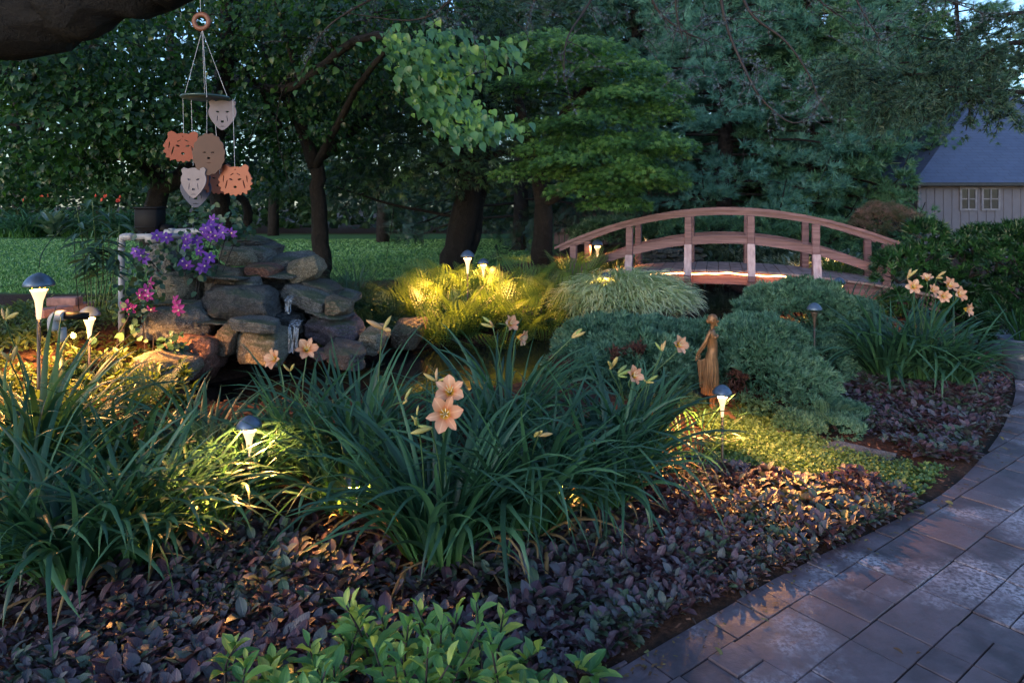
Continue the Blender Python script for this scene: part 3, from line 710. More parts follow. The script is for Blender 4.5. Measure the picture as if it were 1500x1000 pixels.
# stepping stones
for u_,v_,ln,an,lab in ((1243,558,.42,.3,'large blue grey stepping stone in the bugle patch'),(1127,618,.36,-.9,'oval blue grey stepping stone beside the thyme'),(1255,657,.42,-.55,'stepping stone half covered by thyme below the juniper'),(1020,590,.4,.4,'stepping stone beside the bronze statue')):
    x,y=px(u_,v_,.05); P,F=rock_mesh((ln,ln*.62,.07),int(u_),(0,0,an)); P[:,2]=np.clip(P[:,2],-.03,.018)+.002*fbm(P*30,3)
    o=MB().add(P,[F]).build('stepping_stone',rockmat('bluestone',(.13,.14,.16),(.2,.21,.24))); o.location=(x,y,Hs(x,y)+.012); tag(o,lab,'stepping stone','stepping stones')
# falling water
m,n,l,p=newmat('falling_water'); zz_=noise(n,l,30,4); p.inputs['Base Color'].default_value=(.28,.34,.44,1); p.inputs['Roughness'].default_value=.12
tc=n.new('ShaderNodeTexCoord'); mp=n.new('ShaderNodeMapping'); mp.inputs['Scale'].default_value=(90,90,5); l.new(tc.outputs['Object'],mp.inputs[0]); zw=n.new('ShaderNodeTexNoise'); zw.inputs['Scale'].default_value=1; zw.inputs['Detail'].default_value=3; l.new(mp.outputs[0],zw.inputs['Vector']); l.new(ramp(n,l,zw.outputs[0],[(.42,(.04,)*3),(.62,(.7,)*3)]).outputs[0],p.inputs['Alpha'])
bump(n,l,p,zz_.outputs[0],.5,.02)
mb=MB()
for (u_,v0,v1,Y,wd) in ((434,472,514,5.08,.085),(426,436,458,5.3,.06),(398,440,458,5.4,.06)):
    a=at(u_,v0,Y); b=at(u_+2,v1,Y-.12)
    V=[]; nu,nv=15,18
    for i_ in range(nu):
        for j_ in range(nv):
            s_=i_/(nu-1)-.5; t_=j_/(nv-1); f_=fbm(np.array([[s_*6,t_*1.2,u_]]),3,3)[0]; ragged=fbm(np.array([[s_*9,0.5,v0]]),9,3)[0]
            V.append((a[0]+s_*wd*(1-.25*t_)+.006*f_,a[1]+.05-.10*min(1,t_*4)**.6+(b[1]-a[1]+.05)*t_*.5+.03*f_,a[2]+.012+(b[2]-a[2]-.03)*t_**1.3*(1+.25*ragged)))
    i_,j_=np.meshgrid(np.arange(nu-1),np.arange(nv-1),indexing='ij'); q_=(i_*nv+j_).ravel(); mb.add(V,[np.stack([q_,q_+1,q_+nv+1,q_+nv],-1)])
tag(mb.build('waterfall',m),'thin veil of water dropping between the rocks into the pond','waterfall')

# ------------------------------------------------------------------ path lights
M_CAP=simple('lamp_cap',(.10,.14,.21),.38,.55,.1,40); M_CAPIN=simple('lamp_cap_inside',(.75,.7,.6),.5); M_STK=simple('lamp_stem',(.16,.11,.08),.45,.6)
m,n,l,p=newmat('lamp_glass'); p.inputs['Base Color'].default_value=(.9,.75,.5,1); p.inputs['Emission Color'].default_value=(1,.60,.28,1); p.inputs['Roughness'].default_value=.5
s_,a_=attr(n,l); p.inputs['Emission Strength'].default_value=.28; M_GLASS=m
LP_=4.4
def path_light(name,label,size,height,power,loc,lean=(0,0),lit=True,group='mushroom path lights'):
    t=thing(name,label,'path light',loc,0,group); t.rotation_euler=(lean[0],lean[1],0)
    r=size/2; h=height; k=size/.115
    mb=MB(); lathe(mb,[(.001,h),(r*.35,h-.006*k),(r*.7,h-.020*k),(r*.93,h-.038*k),(r,h-.052*k),(r*.98,h-.055*k),(r*.9,h-.046*k),(r*.6,h-.022*k),(.001,h-.012*k)],28); part(mb,'cap',M_CAP,t)
    mb=MB(); zt=h-.072*k; lathe(mb,[(.001,zt-.010*k),(.029*k,zt),(.031*k,zt),(.027*k,zt-.010*k),(.015*k,zt-.045*k),(.010*k,zt-.09*k),(.0075*k,zt-.12*k)],20); part(mb,'flared_throat',M_GLASS if lit else M_STK,t)
    mb=MB(); tube(mb,[(0,0,zt-.12*k),(0,0,.0),(0,0,-.12)],[.0075*k,.0075*k,.003],10); tube(mb,[(0,0,.035),(0,0,.03),(0,0,0),(0,0,-.01)],[.008*k,.016*k,.016*k,.003],12); part(mb,'stem',M_STK,t)
    mb=MB()
    for a in range(3): 
        mb=MB(); q_=a*2*PI/3; tube(mb,[(0.028*k*math.cos(q_),.028*k*math.sin(q_),zt),(.02*k*math.cos(q_),.02*k*math.sin(q_),h-.018*k)],.0016*k,5); part(mb,'strut',M_STK,t)
    if lit:
        ld=bpy.data.lights.new('bulb','POINT'); ld.energy=power*LP_; ld.color=WARM; ld.shadow_soft_size=.012*k
        lo=bpy.data.objects.new('bulb',ld); COL.objects.link(lo); lo.parent=t; lo.location=(0,0,h-.031*k)
    return t
def lamp_px(u,v,Y,size,power,label,**kw):
    x,y,z=at(u,v,Y); g_=kw.pop('ground',None); 
    if g_ is None: g_=Hs(x,y)
    return path_light('path_light',label,size,z-g_,power,(x,y,g_),**kw)
lamp_px(57,399,3.9,.16,4.5,'bronze capped path light standing tall at the left edge by the lawn')
lamp_px(131,448,4.35,.13,10,'blue capped path light beside the white pipe elbow')
lamp_px(365,608,3.2,.115,4.5,'path light half buried in daylily leaves in front of the pond')
lamp_px(1058,563,4.08,.115,7.5,'leaning path light in front of the bronze statue')
lamp_px(1193,443,5.75,.125,.0,'unlit path light standing before the juniper mound',lit=False)
lamp_px(685,366,6.95,.145,13,'path light shining in the middle of the fern bank')
lamp_px(875,351,9.6,.16,7.0,'path light glowing behind the left end of the bridge railing')
lamp_px(803,350,13.5,.13,3.5,'small far path light left of the bridge')
lamp_px(946,344,14.5,.13,3.5,'small far path light seen between two bridge posts')
lamp_px(1229,406,7.3,.14,3.0,'path light half hidden between juniper and right daylilies')
lamp_px(708,378,7.6,.13,2.0,'path light cap peeking from ferns right of the brighter one')
lamp_px(1213,366,9.5,.14,2.5,'path light glowing below the right end of the railing')
lamp_px(888,398,6.95,.12,5,'low path light standing in the pale hakone grass')
lamp_px(520,690,3.3,.115,3,'short path light tucked between the daylily clumps left of the big flowering clump')
lamp_px(272,712,3.12,.115,1.8,'short path light tucked between the lower left daylily clumps')
lamp_px(800,690,3.35,.115,1.6,'short path light tucked among daylilies over the red mulch')
lamp_px(820,430,8.0,.12,2.5,'low path light hidden between fern bank and hakone grass')

# ------------------------------------------------------------------ bridge
BP=np.array([2.53,8.2,0]); ba=rad(-16.7); M_WOOD,n,l,p=newmat('stained_wood')
s_,a_=attr(n,l); tc=n.new('ShaderNodeTexCoord'); mp=n.new('ShaderNodeMapping'); mp.inputs['Scale'].default_value=(3,40,40); l.new(tc.outputs['Object'],mp.inputs[0])
zz_=n.new('ShaderNodeTexNoise'); zz_.inputs['Scale'].default_value=1; zz_.inputs['Detail'].default_value=6; l.new(mp.outputs[0],zz_.inputs['Vector'])
l.new(ramp(n,l,zz_.outputs[0],[(.3,(.105,.045,.055)),(.5,(.165,.078,.09)),(.7,(.24,.125,.14))]).outputs[0],p.inputs['Base Color']); p.inputs['Roughness'].default_value=.55; bump(n,l,p,zz_.outputs[0],.4,.006)
M_WOODP,n,l,p=newmat('weathered_wood'); tc=n.new('ShaderNodeTexCoord'); mp=n.new('ShaderNodeMapping'); mp.inputs['Scale'].default_value=(30,30,4); l.new(tc.outputs['Object'],mp.inputs[0])
zz_=n.new('ShaderNodeTexNoise'); zz_.inputs['Scale'].default_value=1; zz_.inputs['Detail'].default_value=6; l.new(mp.outputs[0],zz_.inputs['Vector'])
l.new(ramp(n,l,zz_.outputs[0],[(.3,(.36,.22,.24)),(.7,(.58,.42,.44))]).outputs[0],p.inputs['Base Color']); p.inputs['Roughness'].default_value=.7; bump(n,l,p,zz_.outputs[0],.5,.006)
M_DECK=simple('deck_board',(.30,.19,.18),.65,0,.25,9,.3)
br=thing('footbridge','arched red brown wooden footbridge with curved railings over the pond','bridge',(BP[0],BP[1],0),ba)
S0=.04; WID=1.0
def ztop(s): return 1.526-.113*(s-.06)**2
def zmid(s): return ztop(s)-.345-.012*(s-.06)**2
def zdeck(s): return .785-.045*(s-.06)**2
def arcbeam(mb,s0,s1,zf,w0,hh,y,n=28,bot=None):
    s=np.linspace(s0,s1,n); V=[]
    for q_ in s:
        z=zf(q_); V+=[(q_,y-w0/2,z),(q_,y+w0/2,z),(q_,y+w0/2,z-hh),(q_,y-w0/2,z-hh)]
    F=[]
    for i in range(n-1):
        for j in range(4): F.append((i*4+j,i*4+(j+1)%4,i*4+4+(j+1)%4,i*4+4+j))
    F.append((3,2,1,0)); b=(n-1)*4; F.append((b,b+1,b+2,b+3)); mb.add(V,[np.array(F)[:, ::-1]],None)
for y in (0,WID):
    mb=MB(); arcbeam(mb,-2.06,1.9,ztop,.11,.035,y); arcbeam(mb,-2.0,1.85,lambda s:ztop(s)-.0352,.045,.052,y); part(mb,'handrail',M_WOOD,br,False)
    for (sa,sb) in ((-1.97,-1.15),(-1.07,-.44),(-.36,.28),(.36,.99),(1.07,1.8)):
        mb=MB(); arcbeam(mb,sa,sb,zmid,.04,.085,y,10); arcbeam(mb,sa,sb,lambda s:zmid(s)+.0152,.07,.015,y,10); part(mb,'mid_rail',M_WOOD,br,False)
for y,sg in ((0,-1),(WID,1)):
    for s in (-1.82,-1.11,-.40,.32,1.03,1.76):
        top=ztop(s)-.087; zb=.45
        mb=MB(); box(mb,(s,y,(top+zb)/2),(.085,.085,top-zb),bev=.006); po=part(mb,'post',M_WOOD,br,False)
        # splayed brace on the outside of each post
        a=np.array([s,y+sg*.066,zmid(s)-.08]); b=np.array([s,y+sg*.19,zdeck(s)-.07])
        if abs(s)>1.7: continue
        mb=MB(); d_=b-a; L=np.linalg.norm(d_); th=math.atan2(d_[1],-d_[2])
        box(mb,(a+b)/2,(.088,.05,L),rotx(th),bev=.005); part(mb,'brace',M_WOODP if sg<0 else M_WOOD,po,False)
        mb=MB(); box(mb,(s,y+sg*.10,zdeck(s)-.085),(.08,.24,.07),bev=.005); part(mb,'outrigger',M_WOOD,br,False)
mb=MB(); s=-2.35; k=0
while s<2.3:
    sl=math.atan(-.09*(s-.06)); box(mb,(s,WID/2,zdeck(s)-.0135+R.normal()*.0012),(.134,WID+.16+R.normal()*.006,.027),roty(-sl),A=[R.random(),0,0,0],bev=.004); s+=.1395
part(mb,'deck',M_DECK,br,False)
for y in (.06,WID-.06,WID/2):
    mb=MB(); arcbeam(mb,-2.35,2.3,lambda s:zdeck(s)-.03,.06,.15,y); part(mb,'beam',M_WOOD,br,False)
m,n,l,p=newmat('rope_light'); p.inputs['Emission Color'].default_value=(1,.42,.13,1)
zz_=noise(n,l,22,2); st=n.new('ShaderNodeMath'); st.operation='MULTIPLY_ADD'; st.inputs[1].default_value=16; st.inputs[2].default_value=-2; l.new(zz_.outputs[0],st.inputs[0]); l.new(st.outputs[0],p.inputs['Emission Strength'])
mb=MB(); s=np.linspace(-.85,.72,60); tube(mb,np.stack([s,-.055+.004*np.sin(s*30),zdeck(s)-.047+.006*np.sin(s*9+1)+.004*np.sin(s*23)],1),.0075,8); part(mb,'rope_light',m,br)

# ------------------------------------------------------------------ barn
M_SHIN,n,l,p=newmat('roof_shingle'); tc=n.new('ShaderNodeTexCoord'); bk=n.new('ShaderNodeTexBrick'); bk.inputs['Scale'].default_value=1; bk.inputs['Brick Width'].default_value=.3; bk.inputs['Row Height'].default_value=.15; bk.inputs['Mortar Size'].default_value=.012; bk.offset=.37
bk.inputs['Color1'].default_value=(.035,.052,.105,1); bk.inputs['Color2'].default_value=(.058,.08,.145,1); bk.inputs['Mortar'].default_value=(.02,.025,.045,1); l.new(tc.outputs['UV'],bk.inputs[0])
zz_=noise(n,l,3,5); l.new(mixc(n,l,zz_.outputs[0],bk.outputs[0],(.06,.085,.17)),p.inputs['Base Color']); p.inputs['Roughness'].default_value=.6; bump(n,l,p,bk.outputs['Fac'],-.5,.02)
M_WALL=simple('barn_wall',(.115,.115,.15),.7,0,.04,6); M_TRIM=simple('barn_trim',(.15,.15,.185),.6); M_PANE=simple('window_pane',(.02,.025,.035),.08); M_GUT=simple('gutter',(.02,.02,.025),.4)
by=17.0; bx=at(1345,270,by)[0]; ez=at(1340,268,by)[2]; gz=.2
bt=thing('barn','grey board sided barn with a blue grey shingled hip roof','barn',(bx,by,gz),rad(-1.5))
Wd=9.0; Dp=9.0; hz=ez-gz
mb=MB(); box(mb,(Wd/2,Dp/2,hz/2),(Wd,Dp,hz)); 
xx=.0
while xx<Wd: 
    box(mb,(xx,-.010,hz/2-.05),(.035,.02,hz-.2)); xx+=.21
part(mb,'wall',M_WALL,bt,False)
mb=MB(); oh=.22; pit=.66; w2=(Dp/2+oh); rise=w2*pit
V=[(-oh,-oh,hz),(Wd+oh,-oh,hz),(Wd+oh,Dp+oh,hz),(-oh,Dp+oh,hz),(w2-oh,Dp/2,hz+rise),(Wd+oh-w2,Dp/2,hz+rise)]
V+= [(x,y,z-.06) for x,y,z in V[:4]]
mb.add(V,[np.array([(0,1,5,4),(2,3,4,5),(0,6,7,1),(1,7,8,2),(2,8,9,3),(3,9,6,0),(9,8,7,6)]),np.array([(3,0,4),(1,2,5)])])
ro=part(mb,'roof',M_SHIN,bt,False)
uvl=ro.data.uv_layers.new(name='uv'); sl=math.sqrt(1+pit*pit)
for pl_ in ro.data.polygons:
    for li in pl_.loop_indices:
        co=ro.data.vertices[ro.data.loops[li].vertex_index].co
        nn=pl_.normal
        if abs(nn.x)>abs(nn.y): uvl.data[li].uv=(co.y,(co.z-hz)/pit*sl)
        else: uvl.data[li].uv=(co.x,(co.z-hz)/pit*sl)
mb=MB(); box(mb,(Wd/2,-oh-.035,hz-.04),(Wd+2*oh+.1,.07,.09),bev=.01); part(mb,'gutter',M_GUT,bt,False)
mb=MB(); tube(mb,spline([(-oh+.1,-oh-.03,hz-.08),(-.02,-.06,hz-.3),(-.02,-.05,.1)],12),.035,8); part(mb,'downspout',M_TRIM,bt)
for (ua,ub) in ((1405,1427),(1436,1460)):
    xa=at(ua,290,by)[0]-bx; xb=at(ub,290,by)[0]-bx; za=at(0,276,by)[2]-gz; zb=at(0,307,by)[2]-gz; xm=(xa+xb)/2; zm=(za+zb)/2; ww=xb-xa; hh=za-zb
    mb=MB(); 
    for (cx,cz,sx,sz) in ((xa,zm,.05,hh+.05),(xb,zm,.05,hh+.05),(xm,za,ww-.05,.05),(xm,zb,ww-.05,.05),(xm,zm,.032,hh-.05),): box(mb,(cx,-.03,cz),(sx,.045,sz))
    for sg in(-1,1): box(mb,(xm+sg*ww/4,-.03,zm),(ww/2-.06,.04,.03))
    wf=part(mb,'window',M_TRIM,bt,False)
    mb=MB(); box(mb,(xm,-.024,zm),(ww-.03,.02,hh-.03)); part(mb,'pane',M_PANE,wf,False)
# fence beyond the bridge
M_FEN=simple('fence_board',(.16,.11,.12),.8,0,.2,5)
fx0,fx1,fy=1.2,9.0,18.5
fn=thing('wooden_fence','weathered vertical board fence behind the shrubs beyond the bridge','fence',(fx0,fy,.4)); mb=MB(); x=0
while x<fx1-fx0: box(mb,(x,0,.72+R.normal()*.01),(.13,.022,1.44)); x+=.15
part(mb,'board_panel',M_FEN,fn,False); mb=MB()
for z in(.35,1.15): box(mb,((fx1-fx0)/2,.035,z),(fx1-fx0,.04,.09))
part(mb,'rail',M_FEN,fn,False)
# ------------------------------------------------------------------ daylilies
def petal_tpl():
    V=[];Aa=[];F=[]; n_=7
    for i in range(n_):
        t=i/(n_-1); th=rad(20)+rad(95)*t**1.5; 
        V.append(t)
    # integrate profile
    r_=.004; z_=0; pr=[]
    for i in range(n_):
        t=i/(n_-1); pr.append((r_,z_)); th=rad(18)+rad(88)*t**1.3; r_+=.0155*math.sin(th); z_+=.0155*math.cos(th)
    V=[]
    for i,(a,b) in enumerate(pr):
        t=i/(n_-1); wd=.026*math.sin(PI*min(1,.10+.78*t))**.75*(1 if t<.99 else .2)
        for u in(-1,-.5,0,.5,1):
            V.append((u*wd,a,b-.004*(1-abs(u))+.0025*1.9*math.sin(t*15+u*4)*abs(u))); Aa.append((t,u))
    for i in range(n_-1):
        for j in range(4): q_=i*5+j; F.append((q_,q_+1,q_+6,q_+5))
    return np.array(V),[np.array(F)],np.array(Aa)
PET=petal_tpl(); M_DEAD=leafmat('withered_leaf',[(.2,(.16,.08,.03)),(.8,(.38,.24,.11))],.7,.2)
def aim(d,roll=0):
    d=np.array(d,float); d/=np.linalg.norm(d); x=np.cross([0,0,1.],d); 
    if np.linalg.norm(x)<1e-3: x=np.array([1.,0,0])
    x/=np.linalg.norm(x); y=np.cross(d,x); M_=np.stack([x,y,d],1); return M_@rotz(roll)
def flower_mesh(mb,c,d,size,rng=R,openn=1.0):
    M_=aim(d,rng.random()*6); k=size/.13
    for i in range(6):
        V=PET[0].copy(); 
        if i%2: V[:,0]*=.62; V[:,2]-=.002
        V[:,1]*=openn; V=V@rotz(i*PI/3+rng.normal()*.06).T; V[:,2]+=.04*rng.normal()*V[:,1]
        A=np.zeros((len(V),4)); A[:,0]=rng.random(); A[:,1:3]=PET[2]; mb.add(V@M_.T*k+c,PET[1],A)
def stamens(mb,c,d,size):
    M_=aim(d); k=size/.13
    for i in range(6):
        a=i*PI/3+.3; P=np.array([(0,0,0),(.004*math.cos(a),.004*math.sin(a),.03),(.016*math.cos(a),.016*math.sin(a)+.006,.062)]); tube(mb,P@M_.T*k+c,[.0011*k,.001*k,.0016*k],5)
def bud_mesh(mb,c,d,L,rng=R):
    M_=aim(d); pts=np.array([(0,0,t*L) for t in np.linspace(0,1,7)]); pts[:,0]+=.04*L*np.sin(np.linspace(0,3,7)); tube(mb,pts@M_.T+c,np.array([.05,.10,.12,.14,.13,.09,.02])*L*.9,7,A=rng.random())
def daylily(label,u,Y,nb,L,flowers=(),buds=(),spread=.10,az0=None,group='daylily clumps of the bed',z=None,W=.029,lean=(.03,.58),curl=(.6,2.0)):
    nb=int(nb*1.3)
    x=gx(u,Y); z=Hs(x,Y) if z is None else z
    t=thing('daylily',label,'daylily',(x,Y,z),0,group)
    rng=np.random.default_rng(int(u*7+Y*100)%99991)
    az=rng.random(nb)*2*PI; rr=spread*np.sqrt(rng.random(nb))
    # fans: roots share headings
    roots=np.stack([x+rr*np.cos(az),Y+rr*np.sin(az),np.full(nb,z)-.01],1)
    azb=az+rng.normal(size=nb)*.5
    if az0 is not None: azb=np.where(rng.random(nb)<.4,az0+rng.normal(size=nb)*.7,azb)
    mb=MB(); blades(mb,roots,azb,L*(.55+.5*rng.random(nb)),lean[0]+(lean[1]-lean[0])*rng.random(nb)**1.2,curl[0]+(curl[1]-curl[0])*rng.random(nb),W*(.7+.6*rng.random(nb)),10,.2,rng,floor=z)
    wpart(mb,'foliage',M_DAY,t)
    if Y<5:
        nd=nb//7; i_=rng.integers(0,nb,nd); mb=MB(); blades(mb,roots[i_],azb[i_]+rng.normal(size=nd)*.4,L*(.25+.35*rng.random(nd)),.5+.7*rng.random(nd),1+1.2*rng.random(nd),W*(.4+.4*rng.random(nd)),9,.5,rng,floor=z,fold=.8); wpart(mb,'withered_leaf',M_DEAD,t)
    for (fu,fv,fY,size,d) in flowers:
        c=np.array(at(fu,fv,fY)); d=np.array(d,float); d/=np.linalg.norm(d); c0=c-d*.02
        mb=MB(); base=np.array([x+rng.normal()*.04,Y+rng.normal()*.04,z]); mid=(base+c0)/2+np.array([0,0,.12])+ (c0-base)*np.array([-.12,-.12,0])
        tube(mb,spline([base,mid,c0+np.array([0,0,-.05])-d*.02,c0],16),.0035,6); 
        sp_=c0+np.array([0,0,-.04]); tube(mb,spline([sp_,sp_+np.array([rng.normal()*.02,0,.03]),sp_+np.array([rng.normal()*.03,-.01,.05])],5),.003,5)
        st=wpart(mb,'flower_stalk',M_STEM,t)
        mb=MB(); flower_mesh(mb,c0,d,size,rng,.9+.2*rng.random()); fl=wpart(mb,'flower',M_PETAL,t)
        mb=MB(); stamens(mb,c0,d,size); wpart(mb,'stamen',M_PALE,fl)
    for (fu,fv,fY,Lb,d) in buds:
        c=np.array(at(fu,fv,fY)); mb=MB(); base=np.array([x+rng.normal()*.04,Y+rng.normal()*.04,z]); mid=(base+c)/2+np.array([0,0,.12])
        tube(mb,spline([base,mid,c],14),.0032,6); wpart(mb,'flower_stalk',M_STEM,t)
        for q_ in range(3):
            mb=MB(); dd_=np.array(d,float)+rng.normal(size=3)*.55; bud_mesh(mb,c+rng.normal(size=3)*.006,dd_,Lb*(.5+.5*rng.random() if q_ else 1),rng); wpart(mb,'bud',M_BUD,t)
F=(0,-1,.45)
daylily('leftmost daylily clump at the frame edge, leaves without flowers',20,2.85,90,.85)
daylily('daylily clump with amber lit base at lower left',105,2.78,120,.82)
daylily('daylily clump right of the amber lit one in the lower left',205,2.95,110,.82,az0=-.4)
daylily('tall daylily clump behind the lower left ones near the pipe',60,3.35,95,.88,buds=((8,470,2.9,.09,(0,-.3,1)),(15,530,2.9,.08,(.3,-.3,.8))))
daylily('daylily clump between the left clumps and the half buried lamp',190,3.45,70,.74)
daylily('low daylily clump left of the half buried path light',290,3.45,60,.72)
daylily('golden lit daylily clump surrounding the half buried path light',372,3.4,75,.60,W=.017)
daylily('daylily clump right of the half buried path light',440,3.6,50,.75,flowers=((403,526,3.55,.115,(-.5,-.9,.35)),(449,512,3.6,.12,(.35,-.9,.5))),buds=((425,545,3.55,.06,(0,-.2,1)),))
daylily('daylily clump with leaves rising in front of the dark pond',535,3.6,75,.92,buds=((560,482,3.5,.11,(.5,0,1)),(596,585,3.1,.06,(0,0,1))))
daylily('daylily clump filling the gap left of the big flowering clump',505,3.35,85,.78)
daylily('low daylily clump in front of the half buried path light on its left',300,3.15,60,.6)
daylily('big front daylily clump bearing the two open peach flowers',645,2.98,150,.96,flowers=((659,574,2.62,.125,(.0,-1,.55)),(652,606,2.55,.13,(.05,-1,.25))),buds=((612,612,2.6,.065,(-.2,-.2,1)),(632,628,2.6,.085,(-1,-.5,-.1)),(640,560,2.7,.06,(.0,.0,1))),spread=.14)
daylily('daylily clump right of the two open peach flowers',770,3.25,150,.94,buds=((788,640,2.85,.07,(.3,-.3,1)),),spread=.14)
daylily('back daylily clump with orange flowers above the pond ivy',735,3.85,95,.90,flowers=((747,474,3.75,.10,(.7,-.8,.4)),(763,494,3.75,.10,(.9,-.5,-.1))),buds=((722,478,3.8,.08,(-.4,0,.6)),(838,494,3.7,.08,(.9,0,.6))))
daylily('daylily clump with arching leaves over the red mulch',880,3.5,140,.88,spread=.14)
daylily('daylily clump with peach flowers in front of the low juniper',930,3.85,105,.78,flowers=((928,550,3.6,.105,(.5,-.9,.5)),(994,505,3.75,.11,(.5,-.9,.3))),buds=((893,540,3.7,.09,(.2,-.2,1)),(905,548,3.65,.09,(1,-.2,.15)),(948,560,3.6,.07,(.8,-.2,.4)),(970,515,3.75,.06,(-.2,0,1))))
daylily('small grassy daylily tuft left of the leaning path light',1012,4.05,18,.62,W=.013)
rt='daylilies beside the dark shrub'
daylily('left half of the right hand daylily mass by the juniper',1298,5.75,140,.93,group=rt,z=.05,W=.032)
daylily('right hand daylily clump carrying the cluster of peach flowers',1350,5.7,150,.93,flowers=((1338,420,5.3,.115,(-.4,-1,.3)),(1366,425,5.3,.10,(.3,-1,.4)),(1382,434,5.2,.11,(-.3,-1,.2)),(1404,431,5.2,.115,(.3,-1,.35)),(1390,418,5.35,.12,(.2,-1,.6)),(1417,453,5.2,.1,(.5,-.8,.0)),(1358,408,5.4,.10,(-.3,-.5,.9))),buds=((1330,408,5.4,.09,(.6,0,.8)),(1372,405,5.4,.08,(.8,0,.3))),group=rt,z=.05,W=.032)
daylily('rightmost daylily clump leaning toward the path and the pot',1392,5.6,120,.84,group=rt,z=.05,W=.03)
daylily('short daylily clump behind the right juniper mound',1240,6.6,90,.8,group=rt,W=.022)
# far daylily border along the hedge
for i,(u_,Y_) in enumerate(((10,23),(35,22.6),(62,23.2),(120,23),(150,22.8),(175,23.4),(200,23),(95,23.6),(230,23.4))):
    x=gx(u_,Y_); z=Hs(x,Y_); t=thing('border_daylily','green strap leaved clump at the foot of the ivy hedge across the lawn','daylily',(x,Y_,z),0,'daylilies along the ivy hedge')
    nb=110; mb=MB(); blades(mb,np.stack([x+R.normal(size=nb)*.2,Y_+R.normal(size=nb)*.2,np.full(nb,z)],1),R.random(nb)*6.28,.9+.6*R.random(nb),.1+.6*R.random(nb),1+R.random(nb),.05+.02*R.random(nb),6,.1,R); wpart(mb,'foliage',M_DAY,t)
    if i in (1,2,4,5):
        for q_ in range(3):
            mb=MB(); c=np.array([x+R.normal()*.3,Y_-.3+R.normal()*.1,z+1.15+.25*R.random()]); flower_mesh(mb,c,(R.normal()*.5,-1,.4),.14); wpart(mb,'flower',M_FRED,t)
x,Y_=gx(78,22),22; z=Hs(x,Y_); t=thing('hosta','white edged leafy hosta clump at the foot of the hedge','hosta',(x,Y_,z)); mb=MB(); rosettes(mb,np.array([[x,Y_]]*3)+R.normal(size=(3,2))*.25,.42,16,LANCE,(.3,1.2)); wpart(mb,'foliage',M_HOST,t)

# ------------------------------------------------------------------ ferns
def frond_tpl(n_=18,sub=3,wd=.18,seed=0):
    r=np.random.default_rng(seed); V=[];Fq=[];Ft=[];Aa=[]
    def pos(t): return np.array([0,math.sin(t*1.15)*.56,1.15*t-.50*t*t])
    for i in range(n_):
        t=.12+.86*i/n_; c=pos(t); tg=pos(t+.02)-c; tg/=np.linalg.norm(tg)
        L=wd*math.sin(PI*min(1,(t*.92+.12)))**.8+.012
        for sg in(-1,1):
            d=np.array([sg*.93,.0,0])+tg*.42; d/=np.linalg.norm(d); d[2]-=.1; up=np.cross(d,tg)*sg
            # pinnules
            for k in range(sub):
                s_=(k+.5)/sub; b0=c+d*L*s_; pl=.17*L*(1.15-s_*.8)
                for s2 in(-1,1):
                    e=tg*s2+d*.5; e/=np.linalg.norm(e); b=len(V); V+=[tuple(b0-d*L*.36/sub),tuple(b0+d*L*.3/sub),tuple(b0+e*pl)]; Aa+=[(t,0)]*3; Ft.append((b,b+1,b+2))
    for i in range(8):
        t0,t1=i/8,(i+1)/8; a,b_=pos(t0),pos(t1); b=len(V); V+=[(a[0]-.006,a[1],a[2]),(a[0]+.006,a[1],a[2]),(b_[0]+.004,b_[1],b_[2]),(b_[0]-.004,b_[1],b_[2])]; Aa+=[(t0,0)]*4; Fq.append((b,b+1,b+2,b+3))
    return np.array(V),[np.array(Ft),np.array(Fq)],np.array(Aa)
FR=frond_tpl(); FR2=frond_tpl(20,3,.17,2)
def fern_mesh(nf,L,tpl,seed,lo=.55,hi=1.05):
    rng=np.random.default_rng(seed); az=rng.random(nf)*2*PI; tilt=rng.random(nf)*.7-.15
    M_=np.stack([rotz(a-PI/2)@rotx(-t_) for a,t_ in zip(az,tilt)]); pos=np.stack([.04*np.cos(az),.04*np.sin(az),0*az],1)
    mb=MB(); inst(mb,tpl[0],tpl[1],tpl[2],pos,M_,L*(lo+(hi-lo)*rng.random(nf)),rng.random(nf)); return mb
protos=[]
FL='feathery yellow green fern in the lamp lit bank between the waterfall and the bridge'
pos_f=[(602,7.0),(618,6.8),(640,7.2),(655,6.7),(668,7.5),(690,6.6),(700,7.3),(715,6.8),(735,7.0),(752,7.5),(765,6.8),(780,7.2),(800,7.0),(815,7.7),(832,7.4),(775,7.9),(810,8.3),(630,7.7),(648,6.4),(720,6.45),(742,6.5),(795,6.7),(840,8.2),(860,8.7),(700,7.9),(610,7.4)]
for i,(u_,Y_) in enumerate(pos_f):
    x=gx(u_,Y_); z=Hs(x,Y_)
    FL='feathery fern in the lamp lit bank, '+('left of its path light' if u_<662 else 'around the foot of its path light' if u_<742 else 'between its path light and the pale hakone grass')
    if i<4:
        t=thing('fern',FL,'fern',(x,Y_,z),0,'ferns of the lamp lit bank'); part(fern_mesh(18,.74,FR,i+1),'frond',M_FERN,t); protos.append(t)
    else: dup(protos[i%4],(x,Y_,z-.02),R.random()*6,label=FL,scale=.8+.35*R.random())
FD='dark sword fern with stiff arching fronds between the rocks and the fern bank'
for i,(u_,Y_,L) in enumerate(((545,6.4,.55),(575,6.6,.5),(530,6.9,.5))):
    x=gx(u_,Y_); z=Hs(x,Y_); t=thing('fern',('largest dark sword fern right of the slanting rock','dark sword fern nearest the yellow lit ferns','dark sword fern furthest back behind the rocks')[i],'fern',(x,Y_,z),0,'dark ferns by the rocks'); part(fern_mesh(16,L,FR2,40+i),'frond',M_FERN2,t)
M_FERN3=leafmat('silver_fern_leaf',[(.2,(.10,.19,.11)),(.8,(.24,.34,.22))],.45,.25)
